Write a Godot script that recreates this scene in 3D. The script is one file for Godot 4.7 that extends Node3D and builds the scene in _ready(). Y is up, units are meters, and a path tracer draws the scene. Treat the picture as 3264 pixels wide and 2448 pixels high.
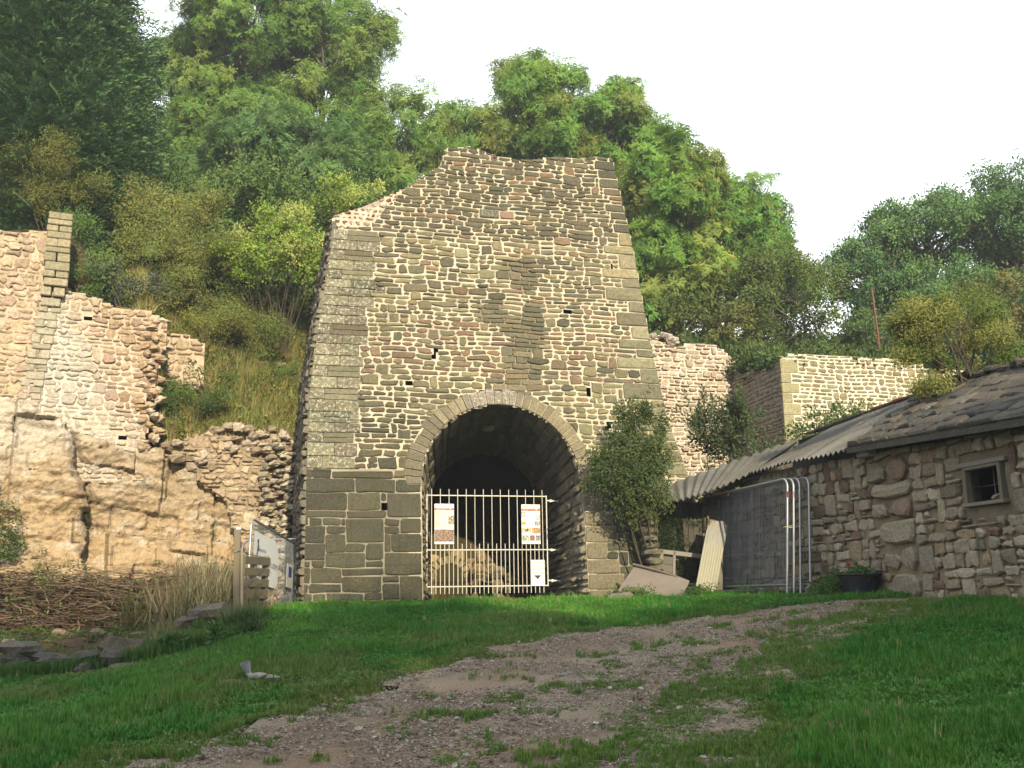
extends Node3D
# ---------------------------------------------------------------- helpers
var rng := RandomNumberGenerator.new()
var base_of := {}
var names := {}
var M := {}
var SH := {}
var nz := FastNoiseLite.new()
var nz2 := FastNoiseLite.new()

const YAW := 0.25307   # the furnace front is turned 14.5 degrees
var FU := Vector3(cos(YAW), 0, -sin(YAW))
var FN := Vector3(sin(YAW), 0, cos(YAW))
var FO := Vector3(-0.2, 1.5, -20.0)
var FV := (Vector3.UP * cos(0.1222) - FN * sin(0.1222))
var FNB := (FN * cos(0.1222) + Vector3.UP * sin(0.1222))
var BO := Vector3(5.35, 1.55, -17.5)
var CA := Vector3(-4.8, 0, -24.2)
var CD := Vector3(-0.9127, 0, 0.4087)
var CN := Vector3(0.4087, 0, 0.9127)
var KO := Vector3(7.45, 0, -27.0)

class MB:
	var v := PackedVector3Array()
	var n := PackedVector3Array()
	var c := PackedColorArray()
	func tri(a: Vector3, b: Vector3, d: Vector3, col: Color) -> void:
		var m := (d - a).cross(b - a).normalized()
		v.append(a); v.append(b); v.append(d)
		n.append(m); n.append(m); n.append(m)
		c.append(col); c.append(col); c.append(col)
	func trin(a: Vector3, b: Vector3, d: Vector3, na: Vector3, nb: Vector3, nd: Vector3, ca: Color, cb: Color, cd: Color) -> void:
		if (d - a).cross(b - a).dot(na + nb + nd) < 0.0:
			v.append(a); v.append(d); v.append(b)
			n.append(na); n.append(nd); n.append(nb)
			c.append(ca); c.append(cd); c.append(cb)
		else:
			v.append(a); v.append(b); v.append(d)
			n.append(na); n.append(nb); n.append(nd)
			c.append(ca); c.append(cb); c.append(cd)
	func quad(a: Vector3, b: Vector3, d: Vector3, e: Vector3, col: Color) -> void:
		tri(a, b, d, col); tri(a, d, e, col)
	func box(ctr: Vector3, s: Vector3, col: Color, b := Basis(), bev := 0.0) -> void:
		var h := s * 0.5
		var k: float = minf(bev, minf(h.x, minf(h.y, h.z)) * 0.8)
		if k <= 0.0:
			var p := []
			for i in 8:
				p.append(ctr + b * Vector3(h.x * (1 if i & 1 else -1), h.y * (1 if i & 2 else -1), h.z * (1 if i & 4 else -1)))
			quad(p[0], p[2], p[3], p[1], col); quad(p[4], p[5], p[7], p[6], col)
			quad(p[0], p[1], p[5], p[4], col); quad(p[2], p[6], p[7], p[3], col)
			quad(p[0], p[4], p[6], p[2], col); quad(p[1], p[3], p[7], p[5], col)
			return
		# chamfered box: every corner gives three points
		var q := {}
		for i in 8:
			var sx := 1.0 if i & 1 else -1.0
			var sy := 1.0 if i & 2 else -1.0
			var sz := 1.0 if i & 4 else -1.0
			q[[i, 0]] = ctr + b * Vector3(h.x * sx, (h.y - k) * sy, (h.z - k) * sz)
			q[[i, 1]] = ctr + b * Vector3((h.x - k) * sx, h.y * sy, (h.z - k) * sz)
			q[[i, 2]] = ctr + b * Vector3((h.x - k) * sx, (h.y - k) * sy, h.z * sz)
		var fs := [[0, [0, 2, 6, 4]], [0, [1, 5, 7, 3]], [1, [0, 4, 5, 1]], [1, [2, 3, 7, 6]], [2, [0, 1, 3, 2]], [2, [4, 6, 7, 5]]]
		for f in fs:
			quad(q[[f[1][0], f[0]]], q[[f[1][1], f[0]]], q[[f[1][2], f[0]]], q[[f[1][3], f[0]]], col)
		for e in [[0, 1, 1, 2], [2, 3, 1, 2], [4, 5, 1, 2], [6, 7, 1, 2], [0, 2, 0, 2], [1, 3, 0, 2], [4, 6, 0, 2], [5, 7, 0, 2], [0, 4, 0, 1], [1, 5, 0, 1], [2, 6, 0, 1], [3, 7, 0, 1]]:
			quad(q[[e[0], e[2]]], q[[e[1], e[2]]], q[[e[1], e[3]]], q[[e[0], e[3]]], col)
		for i in 8:
			tri(q[[i, 0]], q[[i, 1]], q[[i, 2]], col)
	func tube(pts: Array, r0: float, r1: float, sides: int, col: Color, cap := true) -> void:
		var rings := []
		var nrm := []
		var cnt := pts.size()
		var x := Vector3.ZERO
		for i in cnt:
			var t: Vector3 = (pts[mini(i + 1, cnt - 1)] - pts[maxi(i - 1, 0)]).normalized()
			if i == 0:
				x = t.cross(Vector3.UP if absf(t.y) < 0.9 else Vector3.RIGHT).normalized()
			else:
				x = (x - t * x.dot(t)).normalized()
			var y := t.cross(x)
			var r := lerpf(r0, r1, float(i) / maxf(1.0, cnt - 1.0))
			var ra := []
			var na := []
			for k in sides:
				var a := TAU * k / sides
				var d: Vector3 = x * cos(a) + y * sin(a)
				ra.append(pts[i] + d * r); na.append(d)
			rings.append(ra); nrm.append(na)
		for i in cnt - 1:
			for k in sides:
				var l := (k + 1) % sides
				trin(rings[i][k], rings[i][l], rings[i + 1][l], nrm[i][k], nrm[i][l], nrm[i + 1][l], col, col, col)
				trin(rings[i][k], rings[i + 1][l], rings[i + 1][k], nrm[i][k], nrm[i + 1][l], nrm[i + 1][k], col, col, col)
		if cap:
			for k in sides:
				tri(rings[0][k], rings[0][(k + 1) % sides], pts[0], col)
				tri(rings[cnt - 1][k], rings[cnt - 1][(k + 1) % sides], pts[cnt - 1], col)
	func grid(p: Array, cols: Array, skip := {}) -> void:
		var h := p.size()
		var w: int = p[0].size()
		var nn := []
		for j in h:
			var row := PackedVector3Array()
			for i in w:
				var dx: Vector3 = p[j][mini(i + 1, w - 1)] - p[j][maxi(i - 1, 0)]
				var dy: Vector3 = p[mini(j + 1, h - 1)][i] - p[maxi(j - 1, 0)][i]
				row.append(dx.cross(dy).normalized())
			nn.append(row)
		for j in h - 1:
			for i in w - 1:
				if skip.has(j * w + i):
					continue
				trin(p[j][i], p[j][i + 1], p[j + 1][i + 1], nn[j][i], nn[j][i + 1], nn[j + 1][i + 1], cols[j][i], cols[j][i + 1], cols[j + 1][i + 1])
				trin(p[j][i], p[j + 1][i + 1], p[j + 1][i], nn[j][i], nn[j + 1][i + 1], nn[j + 1][i], cols[j][i], cols[j + 1][i + 1], cols[j + 1][i])
	func mesh(off := Vector3.ZERO) -> ArrayMesh:
		var a := []
		a.resize(Mesh.ARRAY_MAX)
		if off != Vector3.ZERO:
			for i in v.size():
				v[i] -= off
		a[Mesh.ARRAY_VERTEX] = v; a[Mesh.ARRAY_NORMAL] = n; a[Mesh.ARRAY_COLOR] = c
		var m := ArrayMesh.new()
		m.add_surface_from_arrays(Mesh.PRIMITIVE_TRIANGLES, a)
		return m

func numbered(s: String, parent: Node) -> String:
	var key := str(parent.get_instance_id()) + s
	var k: int = names.get(key, -1) + 1
	names[key] = k
	return s if k == 0 else "%s_%03d" % [s, k]

func put(node: Node3D, called: String, parent: Node) -> void:
	node.name = numbered(called, parent)
	parent.add_child(node, true)

func tag(o: Node, label: String, category: String, group := "", kind := "") -> Node:
	o.set_meta("label", label)
	if category: o.set_meta("category", category)
	if group: o.set_meta("group", group)
	if kind: o.set_meta("kind", kind)
	return o

func thing(called: String, label: String, category: String, at := Vector3.ZERO, group := "", kind := "") -> Node3D:
	var o := Node3D.new()
	put(o, called, self)
	o.position = at
	base_of[o] = at
	tag(o, label, category, group, kind)
	return o

func obj(called: String, mb: MB, mat: Material, parent: Node = null, kind := "") -> MeshInstance3D:
	var o := MeshInstance3D.new()
	var p: Node = self if parent == null else parent
	var off: Vector3 = base_of.get(p, Vector3.ZERO)
	o.mesh = mb.mesh(off)
	o.material_override = mat
	put(o, called, p)
	base_of[o] = off
	if kind: o.set_meta("kind", kind)
	return o

func mm(called: String, mesh: Mesh, mat: Material, xf: Array, cols: PackedColorArray, parent: Node = null, kind := "") -> MultiMeshInstance3D:
	var p: Node = self if parent == null else parent
	var off: Vector3 = base_of.get(p, Vector3.ZERO)
	var m := MultiMesh.new()
	m.transform_format = MultiMesh.TRANSFORM_3D
	m.use_colors = true
	m.mesh = mesh
	m.instance_count = xf.size()
	var b := PackedFloat32Array()
	b.resize(xf.size() * 16)
	for i in xf.size():
		var t: Transform3D = xf[i]
		var o := t.origin - off
		var k := i * 16
		b[k] = t.basis.x.x; b[k + 1] = t.basis.y.x; b[k + 2] = t.basis.z.x; b[k + 3] = o.x
		b[k + 4] = t.basis.x.y; b[k + 5] = t.basis.y.y; b[k + 6] = t.basis.z.y; b[k + 7] = o.y
		b[k + 8] = t.basis.x.z; b[k + 9] = t.basis.y.z; b[k + 10] = t.basis.z.z; b[k + 11] = o.z
		var cc := cols[i]
		b[k + 12] = cc.r; b[k + 13] = cc.g; b[k + 14] = cc.b; b[k + 15] = 1.0
	m.buffer = b
	var n := MultiMeshInstance3D.new()
	n.multimesh = m
	n.material_override = mat
	put(n, called, p)
	base_of[n] = off
	if kind: n.set_meta("kind", kind)
	return n

func R(a: float, b: float) -> float:
	return rng.randf_range(a, b)

func C(r: float, g: float, b: float) -> Color:
	return Color(r, g, b)

func vary(c: Color, a: float, h := 0.0) -> Color:
	var k := 1.0 + R(-a, a)
	return Color(c.r * k * (1.0 + R(-h, h)), c.g * k, c.b * k * (1.0 + R(-h, h)))

func pick(a: Array) -> Variant:
	return a[rng.randi() % a.size()]

# ---------------------------------------------------------------- materials
func noise_tex(kind: int, freq: float, oct: int, lo: float, hi: float, size := 512, seed_ := 1, tint := Color.WHITE) -> NoiseTexture2D:
	var f := FastNoiseLite.new()
	f.noise_type = kind
	f.frequency = freq
	f.fractal_octaves = oct
	f.fractal_gain = 0.7
	f.seed = seed_
	if kind == FastNoiseLite.TYPE_CELLULAR:
		f.cellular_return_type = FastNoiseLite.RETURN_DISTANCE
	var t := NoiseTexture2D.new()
	t.width = size; t.height = size
	t.seamless = true
	t.noise = f
	var g := Gradient.new()
	g.set_color(0, Color(tint.r * lo, tint.g * lo, tint.b * lo))
	g.set_color(1, Color(minf(1, tint.r * hi), minf(1, tint.g * hi), minf(1, tint.b * hi)))
	t.color_ramp = g
	return t

func spots_tex(seed_: int, freq: float, cut: float) -> NoiseTexture2D:
	# lichen: white islands, alpha elsewhere
	var f := FastNoiseLite.new()
	f.noise_type = FastNoiseLite.TYPE_SIMPLEX
	f.frequency = freq
	f.fractal_octaves = 6
	f.fractal_gain = 0.8
	f.seed = seed_
	var t := NoiseTexture2D.new()
	t.width = 1024; t.height = 1024
	t.seamless = true
	t.noise = f
	var g := Gradient.new()
	g.offsets = PackedFloat32Array([0.0, cut, cut + 0.05, 1.0])
	g.colors = PackedColorArray([Color(0, 0, 0), Color(0, 0, 0), Color(0.8, 0.8, 0.8), Color(1, 1, 1)])
	t.color_ramp = g
	return t

func plain_tex(c: Color) -> ImageTexture:
	var im := Image.create_empty(8, 8, false, Image.FORMAT_RGBA8)
	im.fill(c)
	return ImageTexture.create_from_image(im)

func mat(called: String, rough: float, tex: Texture2D = null, scale := 1.0, bump: Texture2D = null, bump_cm := 1.0, vc := true) -> StandardMaterial3D:
	var m := StandardMaterial3D.new()
	m.resource_name = called
	m.roughness = rough
	m.vertex_color_use_as_albedo = vc
	m.metallic_specular = 0.35
	if tex or bump:
		m.uv1_triplanar = true
		m.uv1_world_triplanar = true
		m.uv1_scale = Vector3.ONE * scale
	if tex: m.albedo_texture = tex
	if bump:
		m.heightmap_enabled = true
		m.heightmap_texture = bump
		m.heightmap_scale = bump_cm
	M[called] = m
	return m

func leafmat(called: String, rough := 0.55, through := 0.5) -> StandardMaterial3D:
	var m := StandardMaterial3D.new()
	m.resource_name = called
	m.roughness = rough
	m.metallic_specular = 0.3
	m.vertex_color_use_as_albedo = true
	m.cull_mode = BaseMaterial3D.CULL_DISABLED
	m.backlight_enabled = true
	m.backlight = Color(through, through, through * 0.6)
	M[called] = m
	return m

func lichen(m: StandardMaterial3D, t: Texture2D, col: Color, scale := 1.0) -> void:
	m.detail_enabled = true
	m.detail_blend_mode = BaseMaterial3D.BLEND_MODE_MIX
	m.detail_uv_layer = BaseMaterial3D.DETAIL_UV_2
	m.uv2_triplanar = true
	m.uv2_world_triplanar = true
	m.uv2_scale = Vector3.ONE * scale
	m.detail_albedo = plain_tex(col)
	m.detail_mask = t

func make_materials() -> void:
	var grain := noise_tex(FastNoiseLite.TYPE_SIMPLEX, 0.011, 6, 0.6, 1.2, 1024, 3)
	var grainb := noise_tex(FastNoiseLite.TYPE_SIMPLEX, 0.03, 6, 0.0, 1.0, 1024, 4)
	var fine := noise_tex(FastNoiseLite.TYPE_SIMPLEX, 0.06, 4, 0.72, 1.0, 512, 5)
	var blot := noise_tex(FastNoiseLite.TYPE_SIMPLEX, 0.012, 5, 0.66, 1.12, 1024, 6)
	var strata := noise_tex(FastNoiseLite.TYPE_SIMPLEX, 0.02, 6, 0.0, 1.0, 1024, 9)
	var spots := spots_tex(11, 0.008, 0.63)
	var spots2 := spots_tex(12, 0.045, 0.72)
	var m: StandardMaterial3D
	m = mat("stone", 0.92, grain, 1.1, grainb, 1.6); lichen(m, spots2, Color(0.72, 0.71, 0.62), 0.9)
	m = mat("lichen_stone", 0.92, grain, 1.1, grainb, 0.8); lichen(m, spots, Color(0.72, 0.72, 0.65), 0.55)
	mat("tan_stone", 0.9, grain, 0.9, grainb, 1.4)
	mat("mortar", 0.95, fine, 1.5, grainb, 0.8)
	mat("rock", 0.95, blot, 0.5, strata, 4.0)
	mat("soil", 1.0, blot, 0.9, grainb, 2.0)
	mat("gravel", 1.0, grain, 3.0, grainb, 1.2)
	mat("wood", 0.9, fine, 2.0, grainb, 0.4)
	mat("bark", 0.95, grain, 1.5, grainb, 2.0)
	m = mat("asbestos", 0.9, blot, 1.2, grainb, 0.5); lichen(m, spots2, Color(0.62, 0.6, 0.55), 1.3)
	mat("white_paint", 0.5, null, 1.0, null, 1.0)
	mat("painted", 0.55, fine, 1.0)
	var g := mat("galvanised", 0.42, fine, 2.0); g.metallic = 0.7
	mat("plastic", 0.5)
	mat("wire", 0.5)
	leafmat("leaf", 0.55, 0.75)
	leafmat("needle", 0.6, 0.4)
	leafmat("blade", 0.55, 0.5)
	leafmat("straw", 0.8, 0.35)

# ---------------------------------------------------------------- leaf shapes (instanced)
func leaf(mb: MB, at: Vector3, d: Vector3, side: Vector3, l: float, w: float, col: Color, fold := 0.25) -> void:
	var up := d.cross(side).normalized()
	var mid := at + d * l * 0.5
	var a := mid + side * w * 0.5 + up * w * fold
	var b := mid - side * w * 0.5 + up * w * fold
	var tip := at + d * l - up * l * 0.12
	mb.tri(at, a, tip, col)
	mb.tri(at, tip, b, col)

func make_shapes() -> void:
	rng.seed = 77
	var g := Color(1, 1, 1)
	# ash: compound leaves
	for k in 3:
		var mb := MB.new()
		for i in 7:
			var a := TAU * i / 7.0 + R(-.4, .4)
			var d := Vector3(cos(a), R(-0.5, 0.7), sin(a)).normalized()
			var s := d.cross(Vector3.UP).normalized()
			var L := R(0.7, 1.0)
			for j in 5:
				var p := d * L * (0.3 + 0.17 * j) - Vector3.UP * 0.05 * j * j * 0.3
				for q in [-1, 1]:
					leaf(mb, p, (d * 0.5 + s * q).normalized(), d.cross(Vector3.UP).cross(d).normalized().cross((d * 0.5 + s * q).normalized()).normalized(), R(.3, .42), R(.1, .15), vary(g, .15))
			leaf(mb, d * L, d, s, .4, .14, g)
		SH["ash%d" % k] = mb.mesh()
	for k in 3:
		var mb := MB.new()
		for i in 16:
			var p := Vector3(R(-1, 1), R(-.8, .8), R(-1, 1)) * 0.6
			var d := (p.normalized() + Vector3(R(-.8, .8), R(-.6, .6), R(-.8, .8))).normalized()
			var s := d.cross(Vector3(R(-.5, .5), 1, R(-.5, .5))).normalized()
			leaf(mb, p, d, s, R(.4, .62), R(.24, .36), vary(g, .2))
		SH["broad%d" % k] = mb.mesh()
	for k in 3:
		var mb := MB.new()
		for i in 34:
			var p := Vector3(R(-1, 1), R(-1, 1), R(-1, 1)) * 0.75
			var d := (p.normalized() * .6 + Vector3(R(-.8, .8), R(-.6, .8), R(-.8, .8))).normalized()
			var s := d.cross(Vector3(R(-.5, .5), 1, R(-.5, .5))).normalized()
			leaf(mb, p, d, s, R(.22, .36), R(.13, .2), vary(g, .22))
		SH["fine%d" % k] = mb.mesh()
	# willow: upright wand with narrow leaves
	for k in 2:
		var mb := MB.new()
		for i in 26:
			var t := i / 26.0
			var a := i * 2.4
			var p := Vector3(0.06 * sin(t * 5.0), t * 2.0 - 1.0, 0.05 * cos(t * 4.0))
			var d := Vector3(cos(a), 0.7, sin(a)).normalized()
			leaf(mb, p, d, d.cross(Vector3.UP).normalized(), R(.3, .42) * (1.1 - t * .4), R(.09, .13), vary(g, .2))
		mb.tube([Vector3(0, -1.2, 0), Vector3(0, 1, 0)], .02, .006, 3, C(.6, .5, .4), false)
		SH["willow%d" % k] = mb.mesh()
	# conifer frond: feathery, drooping tip
	for k in 3:
		var mb := MB.new()
		for st in 4:
			var off := (st - 1.5) * 0.32
			var ax := Vector3(off, R(-.1, .12), 0)
			var dir := Vector3(off * 0.9, R(-.08, .2), 1.0).normalized()
			var L := R(.8, 1.15)
			var prev := Vector3.ZERO
			for j in 13:
				var t := (j + 1) / 13.0
				var p := ax * t + dir * L * t + Vector3.UP * (0.12 * sin(t * 3.0) - 0.28 * t * t)
				for q in [-1, 1]:
					var d = (dir * 0.9 + Vector3.RIGHT * q * 0.9 + Vector3.UP * R(-.3, .1)).normalized()
					leaf(mb, prev.lerp(p, .5), d, d.cross(Vector3.UP).normalized(), .26 * (1.15 - t * .75), .04, vary(g, .3), .1)
				prev = p
			leaf(mb, prev, dir, Vector3.RIGHT, .16, .06, g)
		SH["frond%d" % k] = mb.mesh()
	# mown grass tuft, long grass tuft, dry grass
	for k in 3:
		var mb := MB.new()
		for i in 11:
			var a := R(0, TAU)
			var p := Vector3(R(-.5, .5), 0, R(-.5, .5))
			var d := Vector3(cos(a), 0, sin(a))
			var h := R(.6, 1.1)
			var lean := R(.1, .6)
			var w := d.cross(Vector3.UP) * R(.045, .075)
			var mid := p + Vector3.UP * h * .6 + d * lean * .3
			var tip := p + Vector3.UP * h + d * lean
			var col := vary(g, .2)
			mb.tri(p - w, p + w, mid + w * .8, col); mb.tri(p - w, mid + w * .8, mid - w * .8, col); mb.tri(mid - w * .8, mid + w * .8, tip, col)
		SH["grass%d" % k] = mb.mesh()
	for k in 2:
		var mb := MB.new()
		for i in 16:
			var a := R(0, TAU)
			var p := Vector3(R(-.12, .12), 0, R(-.12, .12))
			var d := Vector3(cos(a), 0, sin(a))
			var h := R(.6, 1.0)
			var lean := R(.1, .65)
			var w := d.cross(Vector3.UP) * R(.010, .02)
			var pts := []
			for j in 5:
				var t := j / 4.0
				pts.append(p + Vector3.UP * h * (t - .25 * t * t * lean * 1.6) + d * lean * t * t)
			var col := vary(g, .25)
			for j in 4:
				var w0: Vector3 = w * (1.0 - j / 4.3)
				var w1: Vector3 = w * (1.0 - (j + 1) / 4.3)
				mb.quad(pts[j] - w0, pts[j] + w0, pts[j + 1] + w1, pts[j + 1] - w1, col)
		SH["tall%d" % k] = mb.mesh()
	# ground weed rosette
	for k in 2:
		var mb := MB.new()
		for i in 9:
			var a := TAU * i / 9.0 + R(-.3, .3)
			var d := Vector3(cos(a), R(.2, 1.3), sin(a)).normalized()
			leaf(mb, Vector3.ZERO, d, d.cross(Vector3.UP).normalized(), R(.6, 1.0), R(.28, .42), vary(g, .2))
		SH["weed%d" % k] = mb.mesh()
	# pebbles
	for k in 4:
		var mb := MB.new()
		var pts := []
		for j in 4:
			var row := []
			for i in 7:
				var th := PI * j / 3.0
				var ph := TAU * (i % 6) / 6.0
				row.append(Vector3(sin(th) * cos(ph), cos(th) * .55, sin(th) * sin(ph)) * (0.8 + 0.25 * nz.get_noise_3d(cos(ph) * 60 + k * 100, sin(ph) * 60, j * 50)) * 0.5)
			pts.append(row)
		for j in 3:
			for i in 6:
				mb.quad(pts[j][i], pts[j][i + 1], pts[j + 1][i + 1], pts[j + 1][i], g)
		SH["pebble%d" % k] = mb.mesh()
	# dead stems
	for k in 4:
		var mb := MB.new()
		var pts := []
		var p := Vector3(0, -.5, 0)
		var d := Vector3(R(-.3, .3), 1, R(-.3, .3)).normalized()
		for j in 7:
			pts.append(p)
			p += d * .16
			d = (d + Vector3(R(-.35, .35), R(-.2, .1), R(-.35, .35))).normalized()
		mb.tube(pts, .011, .005, 5, g, false)
		if k % 2 == 0:
			mb.tube([pts[3], pts[3] + Vector3(R(-.2, .2), .2, R(-.2, .2))], .006, .003, 4, g, false)
		SH["stem%d" % k] = mb.mesh()

func shape(kind: String) -> Mesh:
	return SH[kind]

# spread copies of a leaf shape over lobes [[centre, radii], ...]
func foliage(parent: Node, called: String, kind: String, nk: int, mat_: String, lobes: Array, per: float, size: float, cols: Array, surf := 0.45, flat_up := 0.3, gaps := -0.2, kindtag := "stuff", minper := 12) -> void:
	var xf := []
	var cc := PackedColorArray()
	var variant := rng.randi() % nk
	for lb in lobes:
		var c: Vector3 = lb[0]
		var rr: Vector3 = lb[1]
		var tint: Color = pick(cols)
		var n := int(maxf(minper, per * (rr.x * rr.y + rr.y * rr.z + rr.x * rr.z)))
		for i in n:
			var d := Vector3(R(-1, 1), R(-1, 1), R(-1, 1))
			if d.length() < .05 or d.length() > 1.0:
				continue
			d = d.normalized()
			var p := c + d * rr * pow(rng.randf(), surf) * (1.0 + .5 * nz2.get_noise_3dv((c + d * rr) * 9.0)) * (R(1.0, 1.55) if rng.randf() < .22 else 1.0)
			if nz.get_noise_3dv(p * 14.0) < gaps:
				continue
			var up := (d + Vector3(R(-.6, .6), R(-.3, .6) + flat_up, R(-.6, .6))).normalized()
			var z := up.cross(Vector3(R(-1, 1), R(-1, 1), R(-1, 1))).normalized()
			var b := Basis(up.cross(z), up, z).scaled_local(Vector3.ONE * size * R(.7, 1.3))
			xf.append(Transform3D(b, p))
			var t2: Color = pick(cols)
			cc.append(vary(tint.lerp(t2, R(0, .6)), .22, .12))
	if xf.size():
		mm(called, shape(kind + str(variant)), M[mat_], xf, cc, parent, kindtag)

func limb(mb: MB, a: Vector3, b: Vector3, r0: float, r1: float, bend: float, col: Color, sides := 5) -> void:
	var m := a.lerp(b, .5) + Vector3(R(-1, 1), R(-.2, 1), R(-1, 1)) * a.distance_to(b) * bend
	var pts := []
	for i in 6:
		var t := i / 5.0
		pts.append(a.lerp(m, t).lerp(m.lerp(b, t), t))
	mb.tube(pts, r0, r1, sides, col, false)

func crown_lobes(c: Vector3, rr: Vector3, n: int, ls: float, low := -0.7) -> Array:
	var out := []
	var tries := 0
	while out.size() < n and tries < n * 30:
		tries += 1
		var d := Vector3(R(-1, 1), R(low, 1), R(-1, 1))
		if d.length() > 1.0:
			continue
		d = d.normalized() * lerpf(.35, .95, pow(rng.randf(), .5))
		var p := c + d * rr
		var ok := true
		for o in out:
			if o[0].distance_to(p) < ls * .75 * (rr.x + rr.y) * .5 * .5:
				ok = false
				break
		if ok:
			var s := ls * (rr.x + rr.y + rr.z) / 3.0 * R(.7, 1.3)
			out.append([p, Vector3(s, s * R(.55, .85), s)])
	return out

func tree(called: String, label: String, group: String, at: Vector3, trunk_r: float, crowns: Array, leafk: String, nk: int, per: float, size: float, cols: Array, barkc: Color, nl := 26, ls := .32, trunks := 1, gaps := -0.25, cat := "tree") -> Node3D:
	var t := thing(called, label, cat, at, group)
	var tb := MB.new()
	var lobes := []
	for cr in crowns:
		var c: Vector3 = cr[0]
		var rr: Vector3 = cr[1]
		var lb := crown_lobes(c, rr, nl, ls)
		lobes.append_array(lb)
		for k in trunks:
			var b0 := at + Vector3(R(-.5, .5), -.3, R(-.5, .5)) * (0.0 if trunks == 1 else 1.4)
			var top := c + Vector3(R(-.3, .3) * rr.x, rr.y * R(.1, .5), R(-.3, .3) * rr.z)
			var fork := b0.lerp(top, .35) + Vector3(R(-.2, .2), 0, R(-.2, .2))
			limb(tb, b0, fork, trunk_r, trunk_r * .75, .04, barkc, 7)
			limb(tb, fork, top, trunk_r * .75, trunk_r * .15, .07, barkc, 6)
			for i in lb.size():
				if i % trunks != k:
					continue
				var s := fork.lerp(top, clampf((lb[i][0].y - fork.y) / maxf(.5, top.y - fork.y) - R(.15, .4), 0.0, .9))
				limb(tb, s, lb[i][0], trunk_r * .3, trunk_r * .06, .1, barkc, 5)
				for q in 3:
					limb(tb, lb[i][0].lerp(s, R(0, .5)), lb[i][0] + Vector3(R(-1, 1), R(-.5, 1), R(-1, 1)) * lb[i][1], trunk_r * .08, trunk_r * .03, .12, barkc, 4)
	obj("trunk", tb, M["bark"], t)
	foliage(t, "crown", leafk, nk, "leaf", lobes, per, size, cols, .5, .3, gaps)
	return t

# ---------------------------------------------------------------- masonry
func rows_of(v0: float, v1: float, lo: float, hi: float) -> PackedFloat32Array:
	var a := PackedFloat32Array([v0])
	while a[-1] < v1:
		a.append(a[-1] + R(lo, hi))
	return a

func pack(u0: float, u1: float, rows: PackedFloat32Array, wfn: Callable, sfn: Callable, taken: Array = []) -> Array:
	var blocked := []
	for i in rows.size() - 1:
		blocked.append([])
	for t in taken:
		var r: Rect2 = t
		for i in rows.size() - 1:
			if rows[i] < r.end.y - .01 and rows[i + 1] > r.position.y + .01:
				blocked[i].append([r.position.x, r.end.x])
	var out := []
	for i in rows.size() - 1:
		var u := u0 - R(0, .2)
		while u < u1:
			var lim := 1e9
			var inside := false
			for b in blocked[i]:
				if u >= b[0] - .005 and u < b[1] - .005:
					u = b[1]
					inside = true
					break
				if b[0] > u: lim = minf(lim, b[0])
			if inside:
				continue
			var w: float = wfn.call(u, rows[i])
			if u + w > lim - .07: w = lim - u
			var span: int = mini(sfn.call(u, rows[i], w), rows.size() - 1 - i)
			for k in range(1, span):
				for b in blocked[i + k]:
					if b[0] < u + w and b[1] > u:
						span = mini(span, k)
			for k in maxi(1, span):
				blocked[i + k].append([u, u + w])
			out.append(Rect2(u, rows[i], w, rows[i + maxi(1, span)] - rows[i]))
			u += w
	return out

func stone_poly(r: Rect2, gap: float, rough: float, corner: float) -> PackedVector2Array:
	var a := r.position + Vector2.ONE * gap * .5
	var b := r.end - Vector2.ONE * gap * .5
	var w := b.x - a.x
	var h := b.y - a.y
	if w < .025 or h < .02:
		return PackedVector2Array()
	var k := minf(corner, minf(w, h) * .42)
	var j := rough * minf(minf(w, h) * .8, .11)
	var p := PackedVector2Array()
	var kk := [k * R(.3, 1.4), k * R(.3, 1.4), k * R(.3, 1.4), k * R(.3, 1.4)]
	for q in 4: kk[q] = minf(kk[q], minf(w, h) * .45)
	p.append(Vector2(a.x, a.y + kk[0])); p.append(Vector2(a.x + kk[0], a.y))
	p.append(Vector2(a.x + w * R(.4, .6), a.y - j * .1))
	p.append(Vector2(b.x - kk[1], a.y)); p.append(Vector2(b.x, a.y + kk[1]))
	p.append(Vector2(b.x, b.y - kk[2])); p.append(Vector2(b.x - kk[2], b.y))
	p.append(Vector2(a.x + w * R(.4, .6), b.y + j * .1))
	p.append(Vector2(a.x + kk[3], b.y)); p.append(Vector2(a.x, b.y - kk[3]))
	for i in p.size():
		p[i] += Vector2(R(-j, j), R(-j, j)) * .5
	return p

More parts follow.
